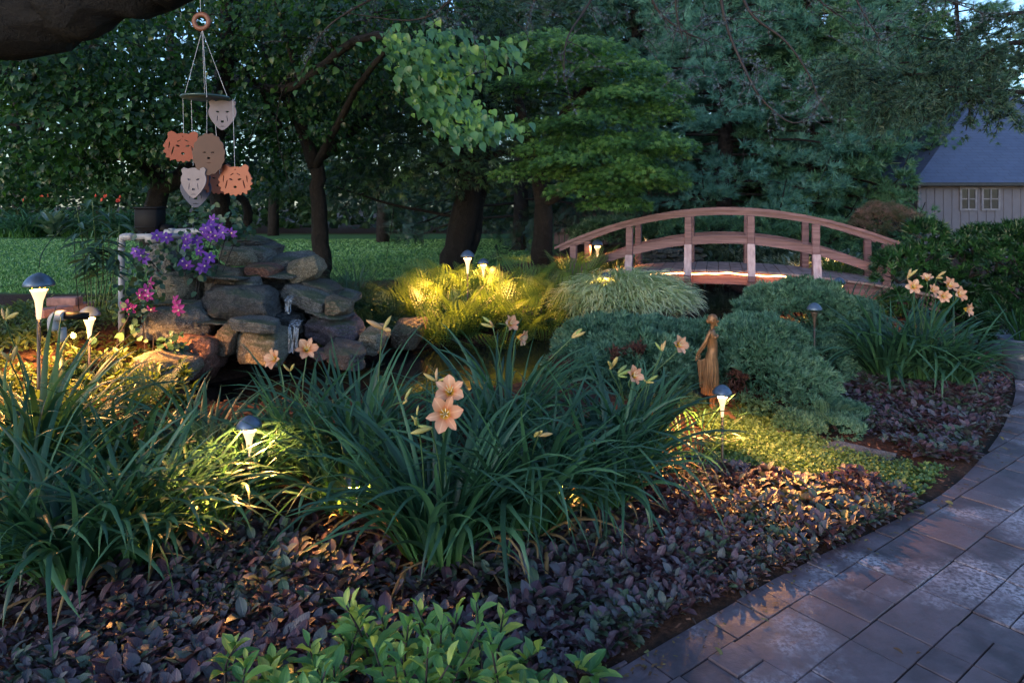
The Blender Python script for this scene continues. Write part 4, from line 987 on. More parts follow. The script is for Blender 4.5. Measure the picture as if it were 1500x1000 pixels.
for i,(u_,Y_,L) in enumerate(((1178,4.95,.34),(1206,4.85,.34),(1222,5.0,.3))):
    x=gx(u_,Y_); z=Hs(x,Y_); t=thing('fern',('silvery fern growing against the front of the statue side juniper','silvery fern at the lower right foot of the juniper','small silvery fern furthest right beside the stepping stone')[i],'fern',(x,Y_,z+.02),0,'silvery ferns at the juniper foot'); part(fern_mesh(14,L,FR2,60+i),'frond',M_FERN3,t)
x,Y_=gx(210,3.9),3.9; t=thing('cosmos_plant','thin feathery leaved green plant in front of the sandy slab','plant',(x,Y_,Hs(x,Y_)-.0),0); part(fern_mesh(16,.42,FR,77),'foliage',M_FERN2,t)
# grassy tufts
def tuft(name,label,u,Y,nb,L,W,mat,cat='ornamental grass',lean=(.1,.9),curl=(.6,1.8),sp=.12,z=None,group=None):
    x=gx(u,Y); z=Hs(x,Y) if z is None else z; t=thing(name,label,cat,(x,Y,z),0,group); mb=MB(); az=R.random(nb)*6.283; rr=sp*np.sqrt(R.random(nb))
    blades(mb,np.stack([x+rr*np.cos(az),Y+rr*np.sin(az),np.full(nb,z)],1),az+R.normal(size=nb)*.4,L*(.5+.6*R.random(nb)),lean[0]+(lean[1]-lean[0])*R.random(nb),curl[0]+(curl[1]-curl[0])*R.random(nb),W*(.7+.5*R.random(nb)),8,.1,R); wpart(mb,'foliage',mat,t); return t
tuft('grass_clump','fine dark grass clump behind the dark sword ferns',520,7.2,160,.6,.009,M_FERN2)
tuft('grass_clump','thin wispy grass at the right of the rock pile',505,6.6,70,.6,.007,M_FERN2)
tuft('grass_clump','bright yellow lit grass clump under the left end of the bridge rail',905,8.9,240,.55,.014,M_THY)
tuft('grass_clump','yellow green grass under the right end of the bridge rail',1225,8.9,240,.55,.016,M_THY)
tuft('grass_clump','grass clump left of the bridge beside the far lamp',835,9.4,200,.5,.014,M_THY)
tuft('grass_clump','arching grass leaves rising from the fern bank by the lamp',730,7.3,60,.75,.012,M_FERN)
tuft('grass_clump','lit grass leaves around the fern bank path light',665,6.9,70,.6,.011,M_FERN)
# hakone grass mound
x0,y0=gx(915,7.1),7.1; z0=Hs(x0,y0)+.12; t=thing('hakone_grass','wide cascading mound of pale cream and green grass left of the bridge','ornamental grass',(x0,y0,z0))
nb=5200; a=R.random(nb)*6.283; rr=np.sqrt(R.random(nb)); rx=.60*rr*np.cos(a); ry=.46*rr*np.sin(a); hz_=.38*np.sqrt(np.maximum(0,1-rr**2*.95))+.03*R.normal(size=nb)
roots=np.stack([x0+rx,y0+ry,z0+hz_-.05],1); azb=np.arctan2(ry-.35,rx+.12)+R.normal(size=nb)*.45
mb=MB(); blades(mb,roots,azb,(.18+.2*R.random(nb)),.5+.5*R.random(nb),1.2+.9*R.random(nb),0.010+.007*R.random(nb),7,.05,R); wpart(mb,'foliage',M_HAK,t)

# ------------------------------------------------------------------ junipers and shrubs
def mound(name,label,cat,lumps,ntuft,tsize,mat,tpl=JUN,mat2=None,dead=(),group=None,up=.5,lump_noise=.44,matstem=M_TWIG,ns=7):
    """lumps: (x,y,z,rx,ry,rz) half-ellipsoids"""
    L=np.array(lumps,float); bx_=L[:,0].mean(); by_=L[:,1].mean(); bz=Hs(bx_,by_); t=thing(name,label,cat,(bx_,by_,bz),0,group)
    vol=L[:,3]*L[:,4]+L[:,3]*L[:,5]; mb=MB(); mbd=MB(); mbs=MB()
    for l_,v_ in zip(L,vol/vol.sum()):
        N=int(ntuft*v_); d=rand_dirs(N); d[:,2]=np.where(d[:,2]<-.25,-d[:,2],d[:,2]); sc=l_[3:6]
        q_=d*sc+l_[:3]
        bumpy=1+lump_noise*(fbm(q_*ns,31,2)*2+.6*(np.abs(vnoise(q_*ns*1.7,8)-.5)*2-.5)); dep=1-.30*R.random(N)**2.5
        P=l_[:3]+d*sc*(bumpy*dep)[:,None]
        # drop tufts inside another lump
        ok=P[:,2]>H(P[:,0],P[:,1])-.02
        for l2 in L:
            if l2 is l_: continue
            ok&=(((P-l2[:3])/(l2[3:6]*.8))**2).sum(1)>1
        P=P[ok]; nd=norm(d[ok]/sc); N=len(P)
        f=norm(nd+np.array([0,0,up])+R.normal(size=(N,3))*.45)
        isd=np.zeros(N,bool)
        for (dx,dy,dz,dr) in dead: isd|=((P-np.array([dx,dy,dz]))**2).sum(1)<dr*dr*(.5+R.random(N))
        sz=tsize*(.6+.8*R.random(N))
        put(mb,tpl,P[~isd],f[~isd],rand_dirs((~isd).sum()),sz[~isd])
        if isd.any(): put(mbd,tpl,P[isd],f[isd],rand_dirs(isd.sum()),sz[isd])
        for k in range(max(3,int(14*v_))):
            dd_=rand_dirs(1)[0]; dd_[2]=abs(dd_[2]); base=np.array([l_[0],l_[1],max(l_[2]-.2*l_[5],Hs(l_[0],l_[1]))]); tube(mbs,spline([base,base+dd_*sc*.45+np.array([0,0,.03]),l_[:3]+dd_*sc*.85],7),np.linspace(.012,.003,7),5)
    wpart(mb,'foliage',mat,t)
    if mbd.V: wpart(mbd,'dead_foliage',M_JUNB,t)
    wpart(mbs,'branch',matstem,t); return t
def lp(u,v,Y,rx,ry,rz): return (*at(u,v,Y),rx,ry,rz)
mound('juniper','rounded blue green juniper mound directly behind and right of the bronze statue','juniper',
  [lp(1105,575,5.25,.42,.42,.50),lp(1165,600,5.2,.28,.36,.38),lp(1060,540,5.5,.32,.4,.38),lp(1120,515,5.6,.36,.4,.28),lp(1045,512,5.8,.34,.35,.20),lp(1190,630,4.95,.22,.25,.16)],19000,.046,M_JUN,dead=[(*at(1110,500,5.3),.08),(*at(1080,560,4.95),.09),(*at(1055,590,5.0),.12)])
mound('juniper','upper right juniper mound below the bridge beside the unlit lamp','juniper',
  [lp(1180,470,6.5,.58,.5,.36),lp(1150,455,6.8,.40,.4,.24),lp(1222,500,6.4,.36,.45,.32),lp(1190,538,6.0,.32,.4,.28),lp(1170,520,6.2,.4,.3,.3)],16000,.05,M_JUN)
mound('juniper','wide low juniper left of the statue with patches of dead red foliage','juniper',
  [lp(860,560,5.2,.34,.35,.28),lp(930,545,5.3,.38,.4,.34),lp(968,565,5.2,.24,.35,.36),lp(955,495,5.9,.45,.4,.16),lp(1005,500,6.0,.3,.3,.17),lp(885,500,5.9,.4,.35,.2)],17000,.046,M_JUN,dead=[(*at(812,530,5.0),.14),(*at(900,515,5.0),.07),(*at(930,510,5.0),.08),(*at(840,590,5.0),.1),(*at(850,548,5.1),.06)])
mound('juniper','flat spreading juniper arm reaching toward the stepping stones','juniper',
  [lp(1215,625,4.75,.26,.22,.07),lp(1235,607,5.0,.16,.2,.07),lp(1165,625,4.75,.16,.15,.10)],3600,.035,M_JUN)
lmp=[]; rg=np.random.default_rng(8)
for k in range(46):
    u_=1300+215*rg.random(); v_=325+165*rg.random(); 
    if u_<1345: v_=max(v_,352+(1345-u_)*.8)
    lmp.append(lp(u_,v_+12,7.4+.5*rg.random(),.16+.14*rg.random(),.22,.13+.11*rg.random()))
for k in range(10): lmp.append(lp(1470+60*rg.random(),360+130*rg.random(),7.2,.3,.3,.25))
mound('dwarf_cypress','dark green tufted cypress shrub filling the right side below the barn','shrub',lmp,12000,.085,M_HINO,FAN,up=.5,lump_noise=.3,ns=4)
mound('heather_shrub','dusty pink grey shrub between the bridge end and the barn','shrub',[lp(1290,325,10,.36,.35,.24),lp(1320,335,9.8,.3,.3,.24),lp(1268,340,10,.25,.3,.2)],3800,.07,M_HEATH,PINE,up=.9)
mound('low_shrub','low green shrub on the bank behind the centre of the bridge','shrub',[lp(1150,350,11,.9,.5,.38),lp(1040,340,11.6,.8,.5,.25),lp(1215,352,10.5,.6,.5,.3)],5000,.10,M_CRYP,SPR,up=.4)
mound('low_shrub','low green shrub beyond the left end of the bridge','shrub',[lp(985,350,12.5,.8,.6,.35),lp(900,345,12.8,.8,.6,.3)],4000,.10,M_IVY,SPR,up=.4)
mound('hedge','tall ivy covered hedge at the far left edge of the lawn','hedge',[(*( -19+2.6*k,25.6+.3*math.sin(k*2)),1.2,1.9,.9,1.55+.2*math.sin(k*1.7)) for k in range(6)],9000,.22,M_IVY,SMALL,up=.0,lump_noise=.15,ns=1.2)
mound('boxwood_hedge','dark low hedge closing the lawn behind the maple trunks','hedge',[(-3.2+2.6*k,27.2+.3*math.sin(k*2),.8,1.9,.9,.95+.25*math.sin(k*1.3+1)) for k in range(6)],7000,.22,M_WOODS,SMALL,up=.0,lump_noise=.2,ns=1.2)
# foreground bright shrub
def leafy_shrub(label,stems,group='bright shrub sprigs at the bottom edge'):
    xs=np.array([s[0] for s in stems]); ys=np.array([s[1] for s in stems]); bx_,by_=xs.mean(),ys.mean(); t=thing('shrub',label,'shrub',(bx_,by_,Hs(bx_,by_)),0,group)
    mb=MB(); ms=MB()
    for (x,y,z) in stems:
        g_=Hs(x,y); b=np.array([x+R.normal()*.06,y+.05+R.normal()*.05,g_-.01]); tip=np.array([x,y,z]); pts=spline([b,(b+tip)/2+np.array([R.normal()*.02,R.normal()*.02,.02]),tip],10); tube(ms,pts,np.linspace(.005,.0025,10),6)
        n_=13; tt=np.linspace(.45,1,n_); ii=np.clip((tt*9).astype(int),0,9); az=np.arange(n_)*2.4+R.random()*6; el=.15+1.05*tt**3+R.normal(size=n_)*.15
        d=np.stack([np.cos(az)*np.cos(el),np.sin(az)*np.cos(el),np.sin(el)],1); up=np.stack([-np.cos(az)*np.sin(el),-np.sin(az)*np.sin(el),np.cos(el)],1)
        put(mb,LANCE2,pts[ii],d,up+R.normal(size=(n_,3))*.15,.088*(.7+.5*R.random(n_))*(1-.4*tt**4))
    wpart(mb,'foliage',M_SHRUB,t); wpart(ms,'stem',M_TWIG,t)
LANCE2=leaf_tpl([(0,.03),(.15,.09),(.35,.18),(.6,.22),(.8,.15),(.93,.06),(1,.01)],.35,.22,.02)
rg=np.random.default_rng(3)
def stems(u0,u1,n_,vt,Yr=(1.75,2.2)):
    o=[]
    for k in range(n_):
        Y_=Yr[0]+(Yr[1]-Yr[0])*rg.random(); u_=u0+(u1-u0)*(k+rg.random())/n_; v_=vt(u_)+85*rg.random()+ (Yr[1]-Y_)*160; x,y,z=at(u_,v_,Y_); z=max(z,.12); o.append((x,y,z))
    return o
top=lambda u_: 880-35*math.exp(-((u_-560)/60)**2)-30*math.exp(-((u_-670)/40)**2)
leafy_shrub('bright green leafy shrub sprigs at the bottom centre, left mass',stems(440,600,15,top))
leafy_shrub('bright green leafy shrub sprigs at the bottom centre, right mass',stems(600,740,14,top))
leafy_shrub('bright sprigs trailing right toward the path corner',stems(730,850,11,lambda u_:930+.1*(u_-720)))
leafy_shrub('single bright leafy sprig standing apart on the left of the bottom shrubs',[(*at(345,945,2.15),),(*at(360,968,2.1),)])
leafy_shrub('small bright sprigs between the lone sprig and the shrub mass',stems(385,480,8,lambda u_:960))

# ------------------------------------------------------------------ statue
def skin_body(joints,edges,radii,sub=2):
    me=bpy.data.meshes.new('s'); me.from_pydata([Vector(j) for j in joints],edges,[]); o=bpy.data.objects.new('s',me); COL.objects.link(o)
    md=o.modifiers.new('k','SKIN'); md.use_smooth_shade=True
    for v_,r_ in zip(me.skin_vertices[0].data,radii): v_.radius=(r_,r_) if not hasattr(r_,'__len__') else r_
    me.skin_vertices[0].data[0].use_root=True
    m2=o.modifiers.new('ss','SUBSURF'); m2.levels=sub; m2.render_levels=sub
    dg=bpy.context.evaluated_depsgraph_get(); dg.update(); ev=o.evaluated_get(dg); nm=bpy.data.meshes.new_from_object(ev); bpy.data.objects.remove(o); 
    V=np.zeros(len(nm.vertices)*3); nm.vertices.foreach_get('co',V); V=V.reshape(-1,3)
    q4=[tuple(p_.vertices) for p_ in nm.polygons if len(p_.vertices)==4]; t3=[tuple(p_.vertices) for p_ in nm.polygons if len(p_.vertices)==3]
    Fs=[np.array(q4)] if q4 else []
    if t3: Fs.append(np.array(t3))
    bpy.data.meshes.remove(nm); return V,Fs
M_BRZ=simple('bronze_patina',(.24,.115,.05),.42,.35,.22,16,.15)
sx_,sy_,_=at(1043,0,4.85)[0],4.85,0; sg_=Hs(sx_,sy_); HT=EYE-(453-295)/1000*4.85-sg_   # top of the head above ground
st=thing('statue','bronze garden statue of a standing woman looking down, holding cloth behind her','statue',(sx_,sy_,sg_),0)
K=HT/7.5
# unit = head height; x right (front of the body), y away, z up ; she faces right and slightly to the viewer
J=[(0,0,4.0),(.05,0,4.55),(.02,0,5.15),(0,0,5.75),(.0,0,6.05),(.06,0,6.32),(.13,-.0,6.70),(.17,-.02,7.08),   #0 pelvis..7 crown
   (-.02,-.42,5.92),(-.38,-.54,5.08),(-.85,-.52,4.38),(-1.0,-.50,4.05),           # near (viewer side) arm
   (.0,.42,5.92),(-.3,.5,5.1),(-.75,.3,4.45),(-.95,.1,4.12),                    # far arm
   (.0,-.24,3.6),(.06,-.22,2.2),(-.04,-.2,.45),(.14,-.2,.10),(.42,-.22,.06),            # near leg, foot
   (.02,.22,3.6),(.26,.2,2.3),(.02,.2,.55),(.18,.2,.12),(.46,.2,.07)]
E=[(0,1),(1,2),(2,3),(3,4),(4,5),(5,6),(6,7),(3,8),(8,9),(9,10),(10,11),(3,12),(12,13),(13,14),(14,15),(0,16),(16,17),(17,18),(18,19),(19,20),(0,21),(21,22),(22,23),(23,24),(24,25)]
rr_=[(.40,.52),(.32,.40),(.36,.43),(.34,.42),(.15,.15),(.14,.14),(.33,.30),(.24,.22),.17,.13,.095,.085,.17,.13,.095,.085,.33,.22,.12,.12,.07,.33,.22,.12,.12,.07]
Rt=rotz(rad(-30))
V,Fs=skin_body([Rt@np.array(j)*K for j in J],E,[tuple(np.array(r_)*K) if hasattr(r_,'__len__') else r_*K for r_ in rr_])
mb=MB().add(V,Fs)
def blob(mb,c,s,M_=None,sub=3,nz=0,seed=1):
    V,F_=ico(sub); P=V*np.array(s)
    if nz: P*=(1+nz*fbm(V*4,seed))[:,None]
    if M_ is not None: P=P@np.asarray(M_).T
    mb.add(P+np.array(c),[F_])
# face: nose, chin, brow, ears (front of face is local +x)
def loc(p_): return Rt@np.array(p_,float)*K
blob(mb,loc((.22,0,6.58)),np.array((.17,.15,.17))*K,Rt); blob(mb,loc((.44,0,6.66)),np.array((.07,.05,.09))*K,Rt@roty(.4)); blob(mb,loc((.38,0,6.50)),np.array((.05,.09,.035))*K,Rt); blob(mb,loc((.34,0,6.36)),np.array((.09,.09,.07))*K,Rt)
for sg in(-1,1):
    blob(mb,loc((.365,sg*.12,6.74)),np.array((.045,.07,.03))*K,Rt); blob(mb,loc((.10,sg*.30,6.64)),np.array((.06,.035,.10))*K,Rt)
    blob(mb,loc((.28,sg*.19,5.52)),np.array((.17,.17,.17))*K,Rt)   # bust under the drapery line
# hands
for base,yy in ((11,-1),(15,1)):
    b=np.array(J[base]); blob(mb,loc(b+np.array((-.02,0,-.12))),np.array((.085,.05,.14))*K,Rt)
    for f_ in range(4):
        o_=b+np.array((-.08+.055*f_,0,-.22)); tube(mb,[loc(o_),loc(o_+np.array((-.015,.02,-.10))),loc(o_+np.array((-.05,.06,-.17-.01*(f_%3))))],[.028*K,.026*K,.018*K],7)
    o_=b+np.array((.07,-.02*yy,-.08)); tube(mb,[loc(o_),loc(o_+np.array((.05,-.03,-.08))),loc(o_+np.array((.04,-.05,-.15)))],[.032*K,.028*K,.02*K],7)
part(mb,'figure',M_BRZ,st)
mb=MB(); blob(mb,loc((.04,0,6.86)),np.array((.34,.31,.30))*K,Rt,4,.25,3); blob(mb,loc((-.22,0,6.62)),np.array((.20,.22,.19))*K,Rt,4,.35,7); blob(mb,loc((-.02,-.26,6.72)),np.array((.2,.07,.17))*K,Rt,3,.3,5); blob(mb,loc((-.02,.26,6.72)),np.array((.2,.07,.17))*K,Rt,3,.3,5)
part(mb,'hair',M_BRZ,st)
def cloth(mb,rings,n=64,folds=14,amp=.05):
    V=[]; m_=len(rings)
    for i,(c,rx_,ry_) in enumerate(rings):
        for j in range(n):
            a=j*2*PI/n; f_=1+amp*(i/m_)*math.sin(folds*a+.8*math.sin(i*.5)+ 1.5*math.sin(a*3))
            V.append(loc((c[0]+rx_*f_*math.cos(a),c[1]+ry_*f_*math.sin(a),c[2])))
    i,j=np.meshgrid(np.arange(m_-1),np.arange(n),indexing='ij'); q_=i*n+j; b=i*n+(j+1)%n; mb.add(V,[np.stack([q_,b,b+n,q_+n],-1).reshape(-1,4)])
mb=MB(); rg_=[]
for i in range(22):
    s_=i/21; z_=4.35-3.05*s_; rg_.append(((-.02-.16*s_,0,z_+.0),.37+.12*s_+.14*math.sin(s_*2.6),.47+.05*s_+.08*math.sin(s_*2.5)))
cloth(mb,rg_,80,16,.16); part(mb,'skirt',M_BRZ,st)
mb=MB(); V=[];nu,nv=14,22      # cloth held behind: hangs from the hands to the back of the skirt
for a in range(nu):
    for b in range(nv):
        s_=a/(nu-1); t_=b/(nv-1); x_=-1.0+.72*s_; y_=-.42+.25*s_; z_=3.82+.22*s_-.12*math.sin(s_*PI)-2.1*t_*(1-.15*s_)
        f_=.07*math.sin(s_*16+t_*1.5)*(.3+t_); V.append(loc((x_+.18*t_*(1-s_),y_+f_,z_)))
i,j=np.meshgrid(np.arange(nu-1),np.arange(nv-1),indexing='ij'); q_=(i*nv+j).ravel(); mb.add(V,[np.stack([q_,q_+1,q_+nv+1,q_+nv],-1)]); o=part(mb,'held_cloth',M_BRZ,st); sm=o.modifiers.new('thick','SOLIDIFY'); sm.thickness=.008; sm.offset=0
mb=MB(); P,F_=rock_mesh((.30,.26,.07),77); mb.add(P+np.array([.0,.0,-.01]),[F_]); part(mb,'base',M_BRZ,st)
# ------------------------------------------------------------------ trees
def inview(P,mu=120,mv=160):
    Y=np.maximum(P[:,1],.3); u=750+1000*P[:,0]/Y; v=295+(EYE-P[:,2])*1000/Y
    return (P[:,1]>.3)&(u>-mu)&(u<1500+mu)&(v>-mv)
def clusters(mb,c,rad_,ncl,per,tpl,size,rng=R,flat=.35,droop=.5,shell=.45,cr=.28,keep=True):
    if tpl is HEART and keep and size<.1: ncl=int(ncl*.92); cr*=.85
    """leaf clusters through an ellipsoid"""
    c=np.array(c,float); rad_=np.array(rad_,float); d=norm(rng.normal(size=(ncl,3))); q=c+d*rad_*(shell+(1-shell)*rng.random((ncl,1)))**.8
    if keep: q=q[inview(q)]; ncl=len(q)
    if ncl==0: return
    off=rng.normal(size=(ncl,per,3))*cr*np.array([1,1,flat]); P=(q[:,None]+off).reshape(-1,3); N=len(P)
    out=norm((P-c)/rad_**1.0+rng.normal(size=(N,3))*.35); f=norm(out*np.array([1,1,.2])+np.array([0,0,-droop])+rng.normal(size=(N,3))*.3)
    nr=np.array([0,0,1.])+out*.5+rng.normal(size=(N,3))*.35
    put(mb,tpl,P,f,nr,size*(.4+.85*rng.random(N)),rng=rng,extra=np.repeat(rng.random(ncl),per))
def limb(mb,ctrl,r0,r1,n=16,ns=9,wob=.04): 
    pts=spline(ctrl,n); pts[1:-1]+=R.normal(size=(n-2,3))*r0*.10; tube(mb,pts,np.linspace(r0,r1,n)**1.0,ns,wob=wob); return pts
def twigs(mb,pts,n_,L,r,rng=R,down=0.1):
    tips=[]
    for k in range(n_):
        i=rng.integers(len(pts)//4,len(pts)); p0=pts[i]; d=norm(rng.normal(size=3)*np.array([1,1,.5])+np.array([0,0,.2-down])); ln=L*(.5+rng.random())
        m_=p0+d*ln*.5+rng.normal(size=3)*.08*ln; e=p0+d*ln+np.array([0,0,-down*ln]); tube(mb,spline([p0,m_,e],7),np.linspace(r,r*.3,7),4,cap=False); tips.append(e)
    return np.array(tips)
def dtree(name,label,base,trunks,blobs,mat,tpl,size,bark=M_BARK,group='trees of the garden',cat='tree',per=32,cr=.28,flat=.35,droop=.5,extra=None):
    """trunks: list of (ctrl points, r0, r1); blobs: (cx,cy,cz,rx,ry,rz,nclusters)"""
    t=thing(name,label,cat,base,0,group); mt=MB(); allp=[]
    for ctrl,r0,r1 in trunks: p_=limb(mt,ctrl,r0,r1); allp.append(p_)
    P_=np.concatenate(allp)
    for (cx,cy,cz,rx,ry,rz,nc) in blobs:
        c=np.array([cx,cy,cz]); k=np.argmin(((P_-c)**2).sum(1)); a=P_[k]; 
        b=limb(mt,[a,(a+c)/2+np.array([0,0,-.08]),c],.035,.015,9,6); twigs(mt,b,7,max(rx,ry)*.8,.010)
    wpart(mt,'trunk',bark,t); mb=MB()
    for (cx,cy,cz,rx,ry,rz,nc) in blobs: clusters(mb,(cx,cy,cz),(rx,ry,rz),nc,per,tpl,size,cr=cr,flat=flat,droop=droop)
    if extra: extra(mb)
    if mb.V: wpart(mb,'crown',mat,t)
    return t
A_=lambda u,v,Y: tuple(at(u,v,Y))
def B_(u,v,Y,rx,ry,rz,n): return (*at(u,v,Y),rx,ry,rz,n)
# overhanging dark limb, top left
t=thing('overhanging_tree','tree with a huge black bark limb crossing the upper left corner, chime hanging from it','tree',(-3.6,2.0,Hs(-3.6,2.0)),0,'trees of the garden'); mt=MB()
limb(mt,[(-3.6,2.0,-.2),(-3.55,2.0,1.2),(-3.3,2.1,2.15)],.24,.17,14,14); limb(mt,[(-3.45,2.05,1.7),(-2.7,2.3,2.12),A_(30,25,2.5),A_(160,-12,2.5),A_(290,-45,2.5),A_(460,-90,2.6)],.16,.085,24,18,.06)
mb=MB()
for c_,r_,n_ in (((-2.6,2.0,4.6),(2.2,1.6,.7),170),((-3.2,4.8,4.9),(2.2,1.6,.7),150),((-1.2,3.6,4.6),(1.5,1.2,.5),70)): clusters(mb,c_,r_,n_,22,HEART,.13,keep=False)  # unseen leaf clusters above the view, added to shade the left side
for c_,b_ in (((-2.6,2.0,4.6),(-2.7,2.3,2.2)),((-3.2,4.8,4.9),(-3.3,2.1,2.15)),((-1.2,3.6,4.6),(-.9,2.5,2.4))): limb(mt,[b_,tuple((np.array(b_)+np.array(c_))/2+np.array([-.5,-.5,.2])),c_],.05,.02)
wpart(mt,'trunk',M_BARKD,t); wpart(mb,'crown',M_RED,t)
# trees across the lawn edge
dtree('redbud_tree','leaning dark redbud behind the wind chime, its long limb rising to the upper left',(*at(225,350,9.5)[:2],Hs(*at(225,350,9.5)[:2])),
  [([at(225,385,9.5),at(222,320,9.5),at(235,265,9.5),at(160,195,9.2),at(80,140,8.8),at(-40,90,8.4)],.17,.06),([at(232,275,9.5),at(300,235,9.3),at(330,130,9.2),at(335,-80,9)],.14,.09),([at(150,190,9.2),at(100,110,9),at(70,20,8.8)],.06,.03)],
  [B_(60,190,8.2,1.3,.9,.55,55),B_(140,130,8.6,1.3,1,.6,60),B_(60,90,8.2,1.2,1,.55,55),B_(230,180,8.4,1.0,.9,.5,45),B_(20,250,8.8,1.0,.8,.4,30),B_(150,60,8.4,1.1,1,.5,40),B_(190,225,9.0,.9,.7,.35,25),B_(120,235,9.2,1.0,.7,.3,30)],M_RED,HEART,.070,droop=.7)
dtree('redbud_tree','tall redbud whose straight dark trunk rises right of the wind chime disc',(*at(318,350,11)[:2],Hs(*at(318,350,11)[:2])),
  [([at(345,375,11),at(322,290,11),at(318,180,10.8),at(335,60,10.5),at(345,-140,10)],.16,.12),([at(330,110,10.6),at(420,130,9),at(520,60,7.5),at(600,55,6.6)],.07,.035),([at(356,375,11),at(360,300,11.2),at(300,250,11.5)],.09,.05),([at(325,200,10.8),at(260,120,10.5),at(245,-20,10.4)],.09,.06)],
  [B_(330,110,9.6,1.3,1.1,.6,50),B_(420,190,9.8,1.2,1,.6,45),B_(430,60,9,1.2,1,.6,50),B_(520,90,8.4,1.0,1,.5,45),B_(300,20,9,1.2,1,.6,35),B_(400,-20,8.5,1.5,1,.5,40),B_(540,20,8,1.0,.9,.4,35),B_(350,240,10.8,1.0,.8,.4,30)],M_RED,HEART,.070,droop=.7)
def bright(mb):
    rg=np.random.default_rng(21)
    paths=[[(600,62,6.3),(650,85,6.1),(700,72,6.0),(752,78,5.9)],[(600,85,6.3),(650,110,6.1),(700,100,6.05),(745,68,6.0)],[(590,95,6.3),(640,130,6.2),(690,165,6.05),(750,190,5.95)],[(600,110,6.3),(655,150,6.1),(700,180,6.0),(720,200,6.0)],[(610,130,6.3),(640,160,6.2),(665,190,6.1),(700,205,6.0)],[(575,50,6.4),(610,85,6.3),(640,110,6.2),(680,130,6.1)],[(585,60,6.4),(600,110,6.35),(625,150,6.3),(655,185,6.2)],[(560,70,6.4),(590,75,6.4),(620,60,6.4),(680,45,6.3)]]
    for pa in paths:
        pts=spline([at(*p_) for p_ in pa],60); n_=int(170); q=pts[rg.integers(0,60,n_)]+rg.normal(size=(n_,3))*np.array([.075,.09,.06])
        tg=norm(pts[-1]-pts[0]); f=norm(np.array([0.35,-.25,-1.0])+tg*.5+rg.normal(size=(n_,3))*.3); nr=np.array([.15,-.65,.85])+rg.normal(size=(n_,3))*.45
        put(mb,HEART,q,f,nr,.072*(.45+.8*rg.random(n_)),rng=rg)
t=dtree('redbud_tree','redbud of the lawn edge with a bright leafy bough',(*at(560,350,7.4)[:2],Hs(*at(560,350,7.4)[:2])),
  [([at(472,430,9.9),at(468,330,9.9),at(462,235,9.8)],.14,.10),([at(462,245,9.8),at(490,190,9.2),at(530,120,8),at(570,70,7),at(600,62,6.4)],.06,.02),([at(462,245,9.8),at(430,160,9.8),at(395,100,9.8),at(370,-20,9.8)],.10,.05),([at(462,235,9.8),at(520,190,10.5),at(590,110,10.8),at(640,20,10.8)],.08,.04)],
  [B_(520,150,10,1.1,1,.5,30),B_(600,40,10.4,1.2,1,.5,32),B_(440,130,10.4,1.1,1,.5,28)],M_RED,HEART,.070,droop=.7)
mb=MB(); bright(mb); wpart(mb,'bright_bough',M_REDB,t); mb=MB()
for pa in ([(560,70,6.5),(600,62,6.4),(650,85,6.2),(700,72,6.1),(748,80,6.0)],[(600,62,6.4),(640,110,6.3),(690,160,6.15),(745,188,6.05)],[(600,62,6.4),(615,110,6.35),(650,170,6.25),(700,200,6.1)],[(640,110,6.3),(690,110,6.2),(740,95,6.1)]): tube(mb,spline([at(*q_) for q_ in pa],16),np.linspace(.012,.003,16),6)
wpart(mb,'twig',M_BARK,t); t['label']='redbud with a bright bough of heart shaped leaves drooping at top centre'
# big double trunk and the maple
def pads(mb):
    rg=np.random.default_rng(31)
    L=[(850,70,8.6,.75,.35),(900,95,8.5,.7,.3),(955,125,8.5,.5,.3),(920,140,8.3,.7,.35),(960,160,8.4,.5,.3),(880,175,8.3,.7,.4),(935,205,8.2,.75,.3),(975,215,8.3,.3,.25),(870,230,8.2,.8,.35),(925,250,8.1,.7,.3),(870,270,8.2,.6,.3),(955,262,8.3,.45,.25),(800,120,9,.8,.4),(800,190,9,.8,.4),(790,250,9,.7,.4),(900,290,8.2,.45,.2),(800,60,9,.7,.35),(830,215,8.6,.7,.35)]
    for (u_,v_,Y_,rx,rz) in L:
        c=np.array(at(u_,v_,Y_)); n_=int(1900*rx); a=rg.random(n_)*6.283; rr=np.sqrt(rg.random(n_)); ex=rr*rx*np.cos(a); ey=rr*rx*.8*np.sin(a); 
        ez=rz*.55*(1-rr**2)-.05-.10*rg.random(n_)+.10*fbm(np.stack([ex*5,ey*5,ex*0+u_],-1),3); P=c+np.stack([ex,ey,ez],1)
        f=norm(np.stack([ex,ey,-.35*rx+0*ex],1)+rg.normal(size=(n_,3))*.25); nr=np.array([0,-.25,1.])+rg.normal(size=(n_,3))*.3
        put(mb,MAPLE,P,f,nr,.062*(.6+.6*rg.random(n_)),rng=rg)
t=dtree('japanese_maple','Japanese maple with layered bright green foliage pads above the bridge',(*at(790,365,10)[:2],Hs(*at(790,365,10)[:2])),
  [([at(795,385,10),at(797,320,10),at(790,250,10),at(820,180,9.6),at(870,120,9)],.17,.05),([at(796,300,10),at(850,270,9.4),at(920,240,8.6)],.06,.02),([at(790,240,10),at(760,150,10),at(740,60,10)],.09,.04)],
  [B_(840,110,9.6,.9,.8,.4,18),B_(850,220,9.4,.8,.8,.4,16)],M_MAP,MAPLE,.075,cr=.2)
mb=MB(); pads(mb); wpart(mb,'foliage_pad',M_MAP,t)
